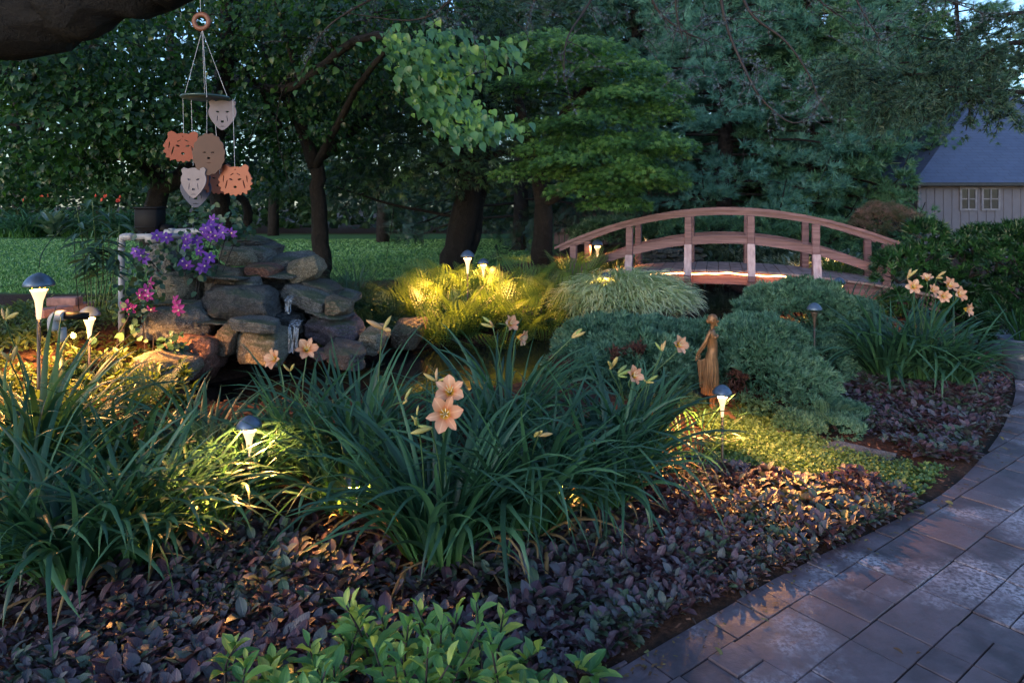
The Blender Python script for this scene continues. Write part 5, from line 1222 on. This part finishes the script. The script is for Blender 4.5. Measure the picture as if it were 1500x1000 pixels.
dtree('dark_tree','dark double trunked tree leaning right behind the fern bank',(*at(665,380,11.5)[:2],Hs(*at(665,380,11.5)[:2])),
  [([at(662,405,11.5),at(668,365,11.5),at(685,290,11.5),at(692,200,11.5),at(690,60,11.5),at(680,-160,11.5)],.27,.18),([at(680,385,11.6),at(694,340,11.6),at(706,270,11.6),at(714,190,11.6),at(740,40,11.6)],.14,.08),([at(690,240,11.5),at(760,225,11),at(860,290,10.6)],.07,.03)],
  [B_(640,240,11,1.6,1.2,.5,50),B_(720,140,10.6,1.6,1.2,.7,60),B_(620,140,11,1.6,1.2,.7,60),B_(760,60,10.8,1.6,1.2,.7,50),B_(640,20,10.5,1.8,1.2,.7,55),B_(560,210,11.5,1.6,1.2,.6,50),B_(500,40,11,1.6,1.2,.7,50),B_(480,270,12,1.3,1,.4,30)],M_WOODS,MAPLE,.13,bark=M_BARKD,per=26,cr=.32)
# conifers
def conifer(name,label,x,y,h,rad_,z0,nb,mat,tpl,ts,r0=.2,group='conifers behind the bridge',dr=.25,seed=0,spread=.8,ntw=11,vcut=-170,up=.1,tper=3):
    rg=np.random.default_rng(seed+17); g_=Hs(x,y); t=thing(name,label,'tree',(x,y,g_),0,group); mt=MB(); mb=MB()
    limb(mt,[(x,y,g_-.2),(x+.05,y,g_+h*.5),(x,y,g_+h)],r0,.03,14,9); PP=[];FF=[]
    for k in range(nb):
        s_=(k+rg.random())/nb; zz=g_+z0+(h-z0)*s_; az=k*2.4+rg.normal()*.3; L=rad_*(1-s_)**.75*(.7+.5*rg.random())+.3
        dr_=dr*(1-s_*.6); d=np.array([math.cos(az),math.sin(az),0]); p0=np.array([x,y,zz]); pts=spline([p0,p0+d*L*.5+np.array([0,0,-dr_*L*.15]),p0+d*L*.85+np.array([0,0,-dr_*L*.55]),p0+d*L+np.array([0,0,-dr_*L*.5+up*L])],10)
        if not inview(pts,200,200).any(): continue
        tube(mt,pts,np.linspace(.035,.008,10),5,cap=False); side=np.array([-d[1],d[0],0])
        for q_ in range(ntw):
            f_=.25+.75*(q_+rg.random())/ntw; i_=min(9,int(f_*9)); sg=rg.choice([-1,1]); tl=L*.38*(1.1-f_)*spread*(.6+.8*rg.random())+.12
            e=norm(d*.7+side*sg*(.8)+rg.normal(size=3)*.2+np.array([0,0,.05-.3*dr])); m_=max(2,int(tl/(ts*.55)))
            tt=np.linspace(.1,1,m_)[:,None]; P=pts[i_]+e*tl*tt; P[:,2]-=(dr*.4*tl*tt[:,0]**2)
            for z_ in range(tper): PP.append(P+rg.normal(size=P.shape)*ts*.25); FF.append(np.tile(e*.8+np.array([0,0,up*2.2]),(m_,1))+rg.normal(size=(m_,3))*.45)
    P=np.concatenate(PP); Fw=np.concatenate(FF); ok=inview(P); P=P[ok];Fw=Fw[ok]
    put(mb,tpl,P,Fw,rand_dirs(len(P),rg),ts*(.6+.7*rg.random(len(P))),rng=rg); wpart(mt,'trunk',M_BARK,t); wpart(mb,'foliage',mat,t); print(name,len(P)); return t
def cx(u,Y): return gx(u,Y),Y
conifer('white_pine','soft blue green white pine spreading boughs above the bridge centre',*cx(1060,15.5),8.5,3.0,.9,110,M_PINE,PINE,.19,.22,seed=1,up=.22,dr=.15)
conifer('white_pine','second white pine further left behind the maple',*cx(930,18.5),10,3.0,1.4,100,M_PINE,PINE,.20,.22,seed=2,up=.22,dr=.15)
conifer('white_pine','tall white pine at top right of centre behind the cedars',*cx(1190,19.5),11,3.4,2.5,100,M_PINE,PINE,.21,.25,seed=3,up=.22,dr=.15)
conifer('cedar_tree','dense green cedar directly behind the right end of the bridge',*cx(1180,15.5),6.5,2.0,.3,80,M_CRYP,SPR,.19,.2,seed=4,dr=.2,up=.3,tper=4)
conifer('cedar_tree','dense green cedar beside the left corner of the barn',*cx(1300,20.5),9.5,2.6,.3,80,M_CRYP,SPR,.20,.2,seed=5,dr=.2,up=.3,tper=4)
conifer('cedar_tree','dark green cedar between the white pine and the maple pads',*cx(1130,17),6,2.0,.3,70,M_CRYP,SPR,.20,.2,seed=6,dr=.2,up=.3,tper=4)
conifer('hemlock_tree','dark hemlock with level sweeping boughs behind the double trunk',*cx(760,16),8,3.6,.6,60,M_DARKN,SPRAY,.34,.2,seed=7,dr=.3,group='dark hemlocks beyond the lawn')
conifer('hemlock_tree','dark hemlock right of the double trunk near the bridge left end',*cx(860,20),9,3.6,.5,60,M_DARKN,SPRAY,.36,.2,seed=8,dr=.3,group='dark hemlocks beyond the lawn')
conifer('hemlock_tree','dark hemlock at the far edge of the lawn left of the double trunk',*cx(560,20),9,3.8,1.3,60,M_DARKN,SPRAY,.38,.2,seed=9,dr=.3,group='dark hemlocks beyond the lawn')
conifer('hemlock_tree','dark hemlock beyond the lawn behind the tall redbud trunk',*cx(400,24),10,4.0,1.5,60,M_DARKN,SPRAY,.42,.2,seed=10,dr=.3,group='dark hemlocks beyond the lawn')
conifer('hemlock_tree','tall dark conifer closing the view behind the barn corner',*cx(1400,26),11,4.5,.5,70,M_CRYP,SPRAY,.42,.2,seed=12,dr=.3)
conifer('spruce_tree','dark spruce behind the bridge railing centre',*cx(1010,21),9,3.6,.3,70,M_CRYP,SPRAY,.38,.2,seed=13,dr=.3)
# hanging boughs from a cedar that stands right of the frame
def bough(mt,PP,FF,ctrl,r0,nt,tl,rg,down=.8,ts=.1):
    pts=spline(ctrl,26); tube(mt,pts,np.linspace(r0,r0*.25,26),6,cap=False)
    for k in range(nt):
        i_=rg.integers(2,26); T=norm(pts[min(i_+1,25)]-pts[i_-1]); e=norm(T*.6+rg.normal(size=3)*.6+np.array([0,0,-down])); L=tl*(.4+.8*rg.random()); m_=int(L/(ts*.5))+1
        tt=np.linspace(0,1,m_)[:,None]; P=pts[i_]+e*L*tt; P[:,2]-=.15*L*tt[:,0]**2; tube(mt,P[[0,-1]] if m_<3 else P[::2],.004,4,cap=False)
        PP.append(P); FF.append(np.tile(e,(m_,1))+rg.normal(size=(m_,3))*.35)
rg=np.random.default_rng(55)
t=thing('deodar_cedar','cedar standing right of the view whose drooping bough sweeps in over the barn roof','tree',(6.9,7.2,Hs(6.9,7.2)),0,'conifers behind the bridge'); mt=MB(); PP=[];FF=[]
limb(mt,[(6.9,7.2,-.2),(6.9,7.2,3),(6.8,7.2,6)],.22,.1,10,10)
bough(mt,PP,FF,[(6.9,7.2,3.0),A_(1500,62,7.4),A_(1420,95,7.4),A_(1340,110,7.5),A_(1260,95,7.6),A_(1232,110,7.6)],.035,120,.55,rg,.7)
bough(mt,PP,FF,[(6.9,7.2,2.6),A_(1490,135,7.2),A_(1420,130,7.2),A_(1350,128,7.3),A_(1290,150,7.4)],.03,100,.42,rg,.8)
bough(mt,PP,FF,[(6.9,7.2,3.5),A_(1480,20,8),A_(1400,60,8),A_(1330,50,8)],.03,60,.4,rg,.6)
P=np.concatenate(PP);Fw=np.concatenate(FF); mb=MB()
for z_ in range(2): put(mb,SPR,P+R.normal(size=P.shape)*.02,Fw,rand_dirs(len(P)),.085*(.6+.7*R.random(len(P))))
wpart(mt,'trunk',M_BARK,t); wpart(mb,'foliage',M_DARKN2:=leafmat('deodar_needle',[(.15,(.018,.055,.04)),(.5,(.033,.085,.06)),(.9,(.06,.125,.09))],.5,.1),t)
t=thing('blue_atlas_cedar','blue needled cedar whose bare dark twigs hang across the top of the view','tree',(3.2,-1.2,Hs(3.2,-1.2)),0,'trees of the garden'); mt=MB(); PP=[];FF=[]
limb(mt,[(3.2,-1.2,-.2),(3.2,-1.2,2),(3.1,-1.1,4.6)],.2,.12,10,10); limb(mt,[(3.15,-1.1,3.6),(2.6,1.5,3.6),(1.6,3.6,3.3),(.6,4.8,3.25)],.08,.03,18,8)
limb(mt,[(3.15,-1.1,3.8),(3.1,1.8,3.7),(2.4,4.0,3.2)],.07,.03,18,8)
st_=[[(1050,-60,4.6),(1062,30,4.5),(1095,110,4.4),(1120,150,4.35),(1160,180,4.3),(1192,168,4.3)],[(1075,-40,4.7),(1100,20,4.6),(1150,60,4.5),(1185,110,4.5),(1200,150,4.5)],[(900,-60,4.8),(860,10,4.7),(830,60,4.6),(826,120,4.6)],[(800,-50,5),(780,10,5),(770,45,5)],[(700,-50,5),(650,10,5),(600,30,5),(510,20,5)],[(940,-60,4.8),(960,10,4.8),(1000,45,4.8),(1040,62,4.8)],[(1240,-60,5),(1255,0,5),(1290,60,5)],[(1330,-60,5),(1370,-10,5),(1440,20,5)],[(620,-50,5),(560,-10,5),(480,40,5),(440,110,5)],[(1010,-60,4.6),(990,0,4.6),(1000,60,4.6)],[(1160,-60,5),(1200,0,5),(1240,30,5)]]
for s_ in st_:
    c=[at(*p_) for p_ in s_]; pts=spline(c,22); tube(mt,pts,np.linspace(.012,.003,22),6,cap=False)
    for k in range(16):
        i_=rg.integers(3,22); e=norm(rg.normal(size=3)+np.array([0,0,-.6])); L=.05+.22*rg.random(); q=spline([pts[i_],pts[i_]+e*L*.5+rg.normal(size=3)*.02,pts[i_]+e*L],6); tube(mt,q,np.linspace(.003,.0012,6),4,cap=False)
        if rg.random()<.62: PP.append(q); FF.append(rg.normal(size=q.shape)+e*.5)
# denser blue sprays
for (u_,v_,Y_,n_) in ((820,100,4.7,10),(1000,120,5.5,14),(1100,95,5.5,16),(1070,60,5.6,16),(930,40,5.2,10),(660,45,5.4,10),(1130,140,5,8),(860,20,5.2,8),(1300,30,6,14),(1380,12,6,12),(1020,20,5.4,12),(470,60,5.3,6)):
    c=np.array(at(u_,v_,Y_))
    for k in range(n_):
        p0=c+rg.normal(size=3)*np.array([.16,.2,.07]); e=norm(rg.normal(size=3)*np.array([1,1,.4])); q=spline([p0,p0+e*.07,p0+e*.15+np.array([0,0,-.03])],6); tube(mt,q,.0025,4,cap=False); PP.append(q);FF.append(rg.normal(size=q.shape)+np.array([0,0,.6])+e*.3)
P=np.concatenate(PP);Fw=np.concatenate(FF); mb=MB(); BL=tuft_tpl(14,1.2,.09,9); put(mb,BL,P,Fw,rand_dirs(len(P)),.028*(.7+.6*R.random(len(P))))
wpart(mt,'trunk',M_TWIG,t); wpart(mb,'foliage',M_BLUE,t)
# far woodland as one mass
mb=MB(); N=60000; x=-62+124*R.random(N); y=30+9*R.random(N)**1.5; 
top_=13.5+3*fbm(np.c_[x*.16,x*0,x*0],5)*2; z=.2+R.random(N)**.85*top_
q=np.c_[x,y,z]; thr=np.where(x<3,.20,.31)+.16*sstep(6,12,z)+.25*sstep(12,20,x)*sstep(4,8,z); keep=(vnoise(np.c_[x*.55,y*.3,z*.7],12)*.6+vnoise(np.c_[x*1.6,y*.8,z*1.8],13)*.4)>thr
q=q[keep&inview(q,250,100)]; N=len(q)
put(mb,HEART,q,norm(R.normal(size=(N,3))+np.array([0,-.5,-.6])),R.normal(size=(N,3))*.6+np.array([0,-.4,.8]),.42*(.5+.7*R.random(N)))
tag(mb.build('woodland',M_WOODS),'mass of dark trees closing the view behind the whole garden','woodland',kind='stuff'); print('woods',N)
for i in range(14):
    u_=40+i*105+R.normal()*25; Y_=28+R.random()*3; x=gx(u_,Y_); 
    if 1330<u_ or 180<u_<480: continue
    o=thing('background_tree','slim dark trunk standing at the front of the far woods','tree',(x,Y_,.3),0,'trunks at the edge of the far woods'); mt=MB(); limb(mt,[(x,Y_,.2),(x+R.normal()*.3,Y_,5),(x+R.normal()*.8,Y_,11)],.2+.1*R.random(),.1,10,7); wpart(mt,'trunk',M_BARKD,o)
    mb=MB(); clusters(mb,(x,Y_,8.5),(2.6,2,2.2),40,12,HEART,.4,cr=.5,droop=.6); 
    if mb.V: wpart(mb,'crown',M_WOODS,o)

# ------------------------------------------------------------------ wind chime
M_ORG=simple('orange_paint',(.27,.052,.017),.5,0,.05,20); M_WHT=simple('pale_face',(.14,.115,.145),.5,0,.08,30); M_BRN=simple('brown_face',(.07,.024,.014),.55,0,.08,20); M_NVY=simple('navy_face',(.025,.035,.085),.5,0,.1,20)
M_STR=simple('string',(.45,.45,.5),.6); M_RING=simple('terracotta_ring',(.15,.05,.027),.55,0,.1,30); M_DISC=simple('green_disc',(.05,.085,.085),.35,.3,.1,10)
def cutout(name,outline,holes,thick,mat,parent,loc_,rz=0,rx=0):
    cu=bpy.data.curves.new('c','CURVE'); cu.dimensions='2D'; cu.fill_mode='BOTH'; cu.extrude=thick/2; cu.bevel_depth=thick*.15
    for pl_ in [outline]+holes:
        s_=cu.splines.new('POLY'); s_.points.add(len(pl_)-1); s_.use_cyclic_u=True
        for p_,(a,b) in zip(s_.points,pl_): p_.co=(a,b,0,1)
    o=bpy.data.objects.new('c',cu); COL.objects.link(o); dg=bpy.context.evaluated_depsgraph_get(); dg.update(); me=bpy.data.meshes.new_from_object(o.evaluated_get(dg)); bpy.data.objects.remove(o)
    me.materials.clear(); me.materials.append(mat); o=bpy.data.objects.new(name,me); COL.objects.link(o); o.parent=parent
    M_=Matrix.Rotation(rz,4,'Z')@Matrix.Rotation(rad(90)+rx,4,'X'); o.matrix_local=Matrix.Translation(loc_)@M_; return o
def ell(cx_,cy_,a,b,rot=0,n_=14,cres=0):
    o=[]
    for k in range(n_):
        t_=k*2*PI/n_; x_=a*math.cos(t_); y_=b*math.sin(t_)+cres*(x_/a)**2
        o.append((cx_+x_*math.cos(rot)-y_*math.sin(rot),cy_+x_*math.sin(rot)+y_*math.cos(rot)))
    return o
def big_cat(w_,h_,spikes=True):
    o=[]; n_=72
    for k in range(n_):
        t_=k*2*PI/n_+PI/2; c_,s_=math.cos(t_),math.sin(t_); r_=1.0
        for ea in (PI/2-.62,PI/2+.62):
            dt=(t_-ea+PI)%(2*PI)-PI; r_+=.24*math.exp(-(dt/.19)**4)
        if spikes and s_<.25: r_+=.05*(1 if k%4<2 else -1)
        if s_<-.8: r_*=.86
        if abs((t_-PI/2+PI)%(2*PI)-PI)<.35: r_*=.93
        o.append((w_*c_*r_,h_*s_*r_))
    return o
Yc=2.42; cz=at(296,20,Yc); ch=thing('wind_chime','hanging mobile of orange and pale animal face cutouts below a round disc at upper left','wind chime',cz)
def rel(u_,v_,dy=0): a=at(u_,v_,Yc+dy); return (a[0]-cz[0],a[1]-cz[1],a[2]-cz[2])
mb=MB(); a=np.linspace(0,2*PI,33); r_=.0255
M3=rotx(0.1); 
V=[]; 
for t_ in a[:-1]:
    for k in range(10):
        f_=k*2*PI/10; rr0=r_+.009*math.cos(f_); V.append((rr0*math.cos(t_),.006*math.sin(f_),rr0*math.sin(t_)))
i,j=np.meshgrid(np.arange(32),np.arange(10),indexing='ij'); c_=rel(295,32); mb.add(np.array(V)+np.array(c_),[np.stack([i*10+j,((i+1)%32)*10+j,((i+1)%32)*10+(j+1)%10,i*10+(j+1)%10],-1).reshape(-1,4)]); part(mb,'ring',M_RING,ch)
def strg(*pts,r_=.0009): 
    mb=MB(); tube(mb,[np.array(p_) for p_ in pts],r_,5,cap=False); part(mb,'string',M_STR,ch)
strg(rel(292,-50,.05),rel(294,22)); mb=MB(); dc=np.array(rel(301,143)); lathe(mb,[(.001,-.004),(.080,-.004),(.083,0),(.080,.004),(.001,.004)],40,c=dc); part(mb,'disc',M_DISC,ch)
strg(rel(296,45),rel(270,141)); strg(rel(296,45),rel(333,142)); strg(rel(296,45),rel(300,141,.07)); strg(rel(297,45),rel(303,143,-.08))
strg(rel(268,143),rel(269,197)); strg(rel(341,146),rel(344,245)); strg(rel(280,143,.05),rel(283,243)); strg(rel(303,146,-.04),rel(303,197,-.03)); strg(rel(318,143,.03),rel(325,150,.02)); strg(rel(312,143,.06),rel(322,255,.05))
def catface(name,u_,v_,dy,rz,s_=1.22,mat=M_ORG):
    w_,h_=.050*s_,.046*s_; ol=big_cat(w_,h_); H_=[ell(-.013*s_,.006*s_,.006*s_,.003*s_,-.3),ell(.013*s_,.006*s_,.006*s_,.003*s_,.3),ell(0,-.016*s_,.0055*s_,.004*s_),ell(-.027*s_,-.008*s_,.0022*s_,.014*s_,-.25),ell(.027*s_,-.008*s_,.0022*s_,.014*s_,.25),ell(-.036*s_,.008*s_,.002*s_,.011*s_,-.1),ell(.036*s_,.008*s_,.002*s_,.011*s_,.1),ell(-.010*s_,.021*s_,.007*s_,.0016*s_,.5),ell(.010*s_,.021*s_,.007*s_,.0016*s_,-.5),ell(0,.034*s_,.002*s_,.002*s_)]
    return cutout(name,ol,H_,.004,mat,ch,rel(u_,v_,dy),rz)
catface('tiger_face',268,217,.0,.25); catface('tiger_face',345,266,-.01,-.12); catface('tiger_face',319,264,.05,.9)
def bearface(u_,v_,dy,rz,s_=1.2,mat=M_WHT,name='bear_face'):
    ol=[]; n_=60
    for k in range(n_):
        t_=k*2*PI/n_; c_,q_=math.cos(t_),math.sin(t_); x_=.040*c_*(1 if q_>0 else 1-.45*(-q_)**1.5); z_=(.036 if q_>0 else .052)*q_; rr0=1
        for ea in (PI/2-.75,PI/2+.75): dt=(t_-ea+PI)%(2*PI)-PI; rr0+=.30*math.exp(-(dt/.21)**4)
        ol.append((x_*rr0*s_,z_*rr0*s_))
    H_=[ell(-.014*s_,.002*s_,.0055*s_,.0028*s_,-.25),ell(.014*s_,.002*s_,.0055*s_,.0028*s_,.25),ell(0,-.027*s_,.0055*s_,.0038*s_),ell(-.014*s_,-.018*s_,.0014*s_,.011*s_,-.12),ell(.014*s_,-.018*s_,.0014*s_,.011*s_,.12),ell(0,-.041*s_,.008*s_,.0013*s_,cres=-.002)]
    return cutout(name,ol,H_,.004,mat,ch,rel(u_,v_,dy),rz)
bearface(326,165,.02,.1); bearface(284,264,-.03,-.15); bearface(287,276,.02,.1,1.32,M_NVY)
ol=[(.054*math.cos(t_)*(1+.03*math.sin(t_*15)),.072*math.sin(t_)*(1+.03*math.sin(t_*15))) for t_ in np.linspace(0,2*PI,90)[:-1]]
cutout('lion_face',ol,[ell(-.014,.006,.006,.0026,-.1),ell(.014,.006,.006,.0026,.1),ell(0,-.014,.006,.0045),ell(0,-.031,.010,.0013)],.005,M_BRN,ch,rel(306,226,-.03),.1)

# ------------------------------------------------------------------ pump, pipes, clematis, trellis, pot, edging
M_PVC=simple('white_pipe',(.30,.30,.34),.45,0,.06,14); M_BLK=simple('black_plastic',(.006,.006,.009),.6,0,.1,20); M_BLK.node_tree.nodes['Principled BSDF'].inputs['Specular IOR Level'].default_value=.15
x,y,z=at(220,345,5.6); t=thing('pond_pump','black pond filter box standing on white pipes behind the rocks','pump',(x,y,z-.0))
wB=.034*5.6; hB=.036*5.6; mb=MB(); box(mb,(0,0,.02+hB/2),(wB,wB*.8,hB),bev=.012); box(mb,(0,0,.025+hB),(wB*1.06,wB*.86,.016),bev=.005); box(mb,(0,-wB*.42,.02+hB*.25),(wB*.9,.02,.012),bev=.003); part(mb,'housing',M_BLK,t)
mb=MB(); tube(mb,[(.07,0,.06),(.18,-.02,.045)],.045,14); tube(mb,[(-.02,-.05,.0),(-.02,-.05,.04)],.05,14); part(mb,'port',M_BLK,t)
mb=MB(); tube(mb,spline([at(242,341,5.5),at(262,340,5.5),at(285,339,5.5),at(312,338,5.45)],10)-np.array((x,y,z)),.028,14); 
for u_ in (252,276): tube(mb,np.array([at(u_-4,340.5,5.5),at(u_+4,340.2,5.5)])-np.array((x,y,z)),.034,14)
part(mb,'outlet_pipe',M_PVC,t)
t=thing('pipe_run','upright white pipe with elbow carrying water up to the black pump','pipe',(*at(178,430,5.2)[:2],Hs(*at(178,430,5.2)[:2]))); mb=MB(); o_=np.array(t.location)
g0=np.array([o_[0],o_[1],o_[2]-.05]); a=np.array(at(178,362,5.2)); tube(mb,np.array([g0,a])-o_,.023,14); tube(mb,spline([a,np.array(at(178,350,5.2)),np.array(at(184,347,5.2)),np.array(at(195,347,5.2))],10)-o_,.029,14); tube(mb,np.array([at(194,347,5.2),at(274,345,5.3)])-o_,.022,14)
tube(mb,spline([at(270,345,5.3),at(277,346,5.3),at(279,352,5.3),at(279,368,5.3)],8)-o_,.028,12); tube(mb,np.array([at(213,349,5.2),at(240,350,5.25)])-o_,.034,14); tube(mb,np.array([at(178,395,5.2),at(178,405,5.2)])-o_,.028,14)
part(mb,'pipe',M_PVC,t)
x,y,z=at(90,480,3.95); t=thing('garden_pipe','low white elbow and dark pipe between the two left path lights','pipe',(x,y,Hs(x,y))); o_=np.array(t.location); mb=MB()
tube(mb,spline([at(92,500,3.95),at(91,480,3.95)],4)-o_,.022,14); tube(mb,spline([at(79,484,3.9),at(78,470,3.9),at(83,463,3.9),at(95,462,3.9)],12)-o_,.030,16); part(mb,'elbow',M_PVC,t); mb=MB(); tube(mb,np.array([at(94,462,3.9),at(130,463,3.95)])-o_,.021,14); part(mb,'dark_pipe',M_BLK,t)
M_BRICK=simple('edging_brick',(.30,.15,.14),.8,0,.2,25,.4)
for i,(u_,v_,Y_,a_) in enumerate(((95,437,4.9,.1),(80,452,4.7,1.1),(112,445,5.0,.2))):
    x,y,z=at(u_,v_,Y_); mb=MB(); box(mb,(0,0,0),(.20,.10,.06),rotz(a_),bev=.006); o=mb.build('edging_block',M_BRICK,None,False); o.location=(x,y,z-.02); tag(o,('pinkish edging block lying level behind the pipe elbow','edging block turned end on nearest the left path light','edging block partly hidden behind the short path light')[i],'edging block','edging blocks of the left bank')
# clematis
def clem(label,spots,leafc,mat,n_each,fs,base):
    x,y=base; z=Hs(x,y); t=thing('clematis',label,'clematis',(x,y,z),0,'clematis vines'); mv=MB(); ml=MB()
    for (u_,v_,Y_,sp_) in leafc:
        c=np.array(at(u_,v_,Y_)); b=np.array([x,y,z]); tube(mv,spline([b,(b+c)/2+R.normal(size=3)*.06,c],12),.004,5); n_=44; P=c+R.normal(size=(n_,3))*sp_
        put(ml,SMALL,P,R.normal(size=(n_,3))+np.array([0,-.4,-.4]),np.array([0,-.8,.6])+R.normal(size=(n_,3))*.5,.052*(.6+.6*R.random(n_)))
    wpart(mv,'vine',M_TWIG,t); wpart(ml,'foliage',M_CLEM,t)
    for (u_,v_,Y_) in spots:
        c=np.array(at(u_,v_,Y_)); d=norm(np.array([R.normal()*.45,-1,R.normal()*.4+.1])); M_=aim(d,R.random()*6); mb=MB(); n_=n_each
        for k in range(n_):
            a_=k*2*PI/n_; Fm=M_@np.array([math.cos(a_),math.sin(a_),.12]); put(mb,OVAL,c[None],Fm[None],(M_@np.array([0,0,1.]))[None],np.array([fs*(.9+.2*R.random())]))
        fl=wpart(mb,'flower',mat,t); mb=MB(); blob(mb,c+d*.005,(.007,.007,.007),None,2); wpart(mb,'flower_centre',M_PALE,fl)
clem('purple flowered clematis climbing over the pump and top rocks',[(207,374,5.0),(213,379,5.1),(199,368,5.1),(268,383,5.1),(274,388,5.0),(292,367,5.1),(289,352,5.15),(272,360,5.1),(307,377,5.0),(300,389,5.0),(296,393,5.05),(309,340,5.1),(310,330,5.15),(313,322,5.2),(306,347,5.1),(316,345,5.1),(327,341,5.1),(340,341,5.1),(298,340,5.2),(230,345,5.0),(244,348,5.0),(302,334,5.1),(322,334,5.15),(273,350,5.1)],
 [(210,370,5.15,.08),(230,395,5.3,.09),(275,375,5.2,.08),(300,355,5.2,.09),(315,335,5.3,.09),(335,330,5.3,.07),(350,340,5.4,.05),(255,360,5.3,.09),(290,395,5.2,.05),(195,385,5.2,.08),(300,320,5.4,.05)],M_PURP,6,.048,(gx(285,5.4),5.3))
clem('magenta flowered clematis low beside the upright tan block',[(213,425,4.7),(206,432,4.7),(218,433,4.65),(185,448,4.6),(192,452,4.6),(222,453,4.6),(260,447,4.7),(262,454,4.68),(221,415,4.8),(258,440,4.72)],
 [(205,440,4.8,.09),(220,420,4.9,.08),(190,460,4.7,.09),(270,520,4.75,.05),(255,500,4.7,.04),(240,520,4.7,.05)],M_MAG,5,.045,(gx(215,4.85),4.85))
# tall plant with wire support
x,y,z=at(150,430,4.7); t=thing('tall_leafy_plant','tall leafy plant tied to thin wires left of the white pipe','plant',(x,y,Hs(x,y))); o_=np.array(t.location); mw=MB(); ml=MB(); ms=MB()
for u_ in (108,120,128,140,148,158): tube(mw,spline([at(u_+8,455,4.7),at(u_+3,400,4.7),at(u_,340,4.7)],8)-o_,.0028,5)
for v_ in (373,415): tube(mw,spline([at(112,v_+4,4.7),at(135,v_,4.6),at(165,v_-6,4.7)],8)-o_,.0022,5)
tube(mw,spline([at(57,392,3.6),at(62,370,3.9),at(80,345,4.4),at(95,332,4.7)],12)-o_,.0022,5); part(mw,'wire_support',M_BLK,t)
for (ub,ut,vt,Yt) in ((140,135,292,4.5),(150,160,300,4.6),(130,112,300,4.5),(155,175,330,4.6),(145,150,345,4.5),(135,120,350,4.6)):
    pts=spline([at(ub,450,4.7),at((ub+ut)/2+4,385,4.65),at(ut,vt,Yt)],14); tube(ms,pts-o_,.004,5); n_=26; i_=R.integers(5,14,n_); az=R.random(n_)*6.28; d=np.stack([np.cos(az),np.sin(az),-.25+.4*R.random(n_)],1)
    put(ml,LONG,pts[i_]-o_,d,np.array([0,0,1.])+R.normal(size=(n_,3))*.3,.15*(.5+.6*R.random(n_)))
part(ms,'stem',M_STEM,t); M_TALL=leafmat('tall_plant_leaf',[(.2,(.02,.055,.035)),(.8,(.06,.13,.09))],.4,.2); part(ml,'foliage',M_TALL,t)
# dried spent blooms near left light
x,y=gx(40,3.0),3.0; 
# pot at the right edge
x,y,z=at(1497,520,6.2); t=thing('plant_pot','dark blue grey ribbed plant pot at the right edge by the path','pot',(x,y,0.0)); M_POT=simple('pot_glaze',(.05,.07,.11),.4,0,.15,6)
zt=EYE-.200*6.2; mb=MB(); lathe(mb,[(.001,.002),(.115,.002),(.125,.02),(.145,zt*.45),(.152,zt*.5),(.152,zt*.56),(.147,zt*.60),(.165,zt*.9),(.178,zt*.92),(.178,zt),(.160,zt),(.150,zt*.86),(.001,zt*.84)],40); part(mb,'vessel',M_POT,t)
mb=MB(); nb=40; az=R.random(nb)*6.28; blades(mb,np.stack([.05*np.cos(az),.05*np.sin(az),np.full(nb,zt*.84)],1),az,.35+.2*R.random(nb),.1+.4*R.random(nb),.6+R.random(nb),.02+0*az,7,.1,R); part(mb,'foliage',M_HINO,t)
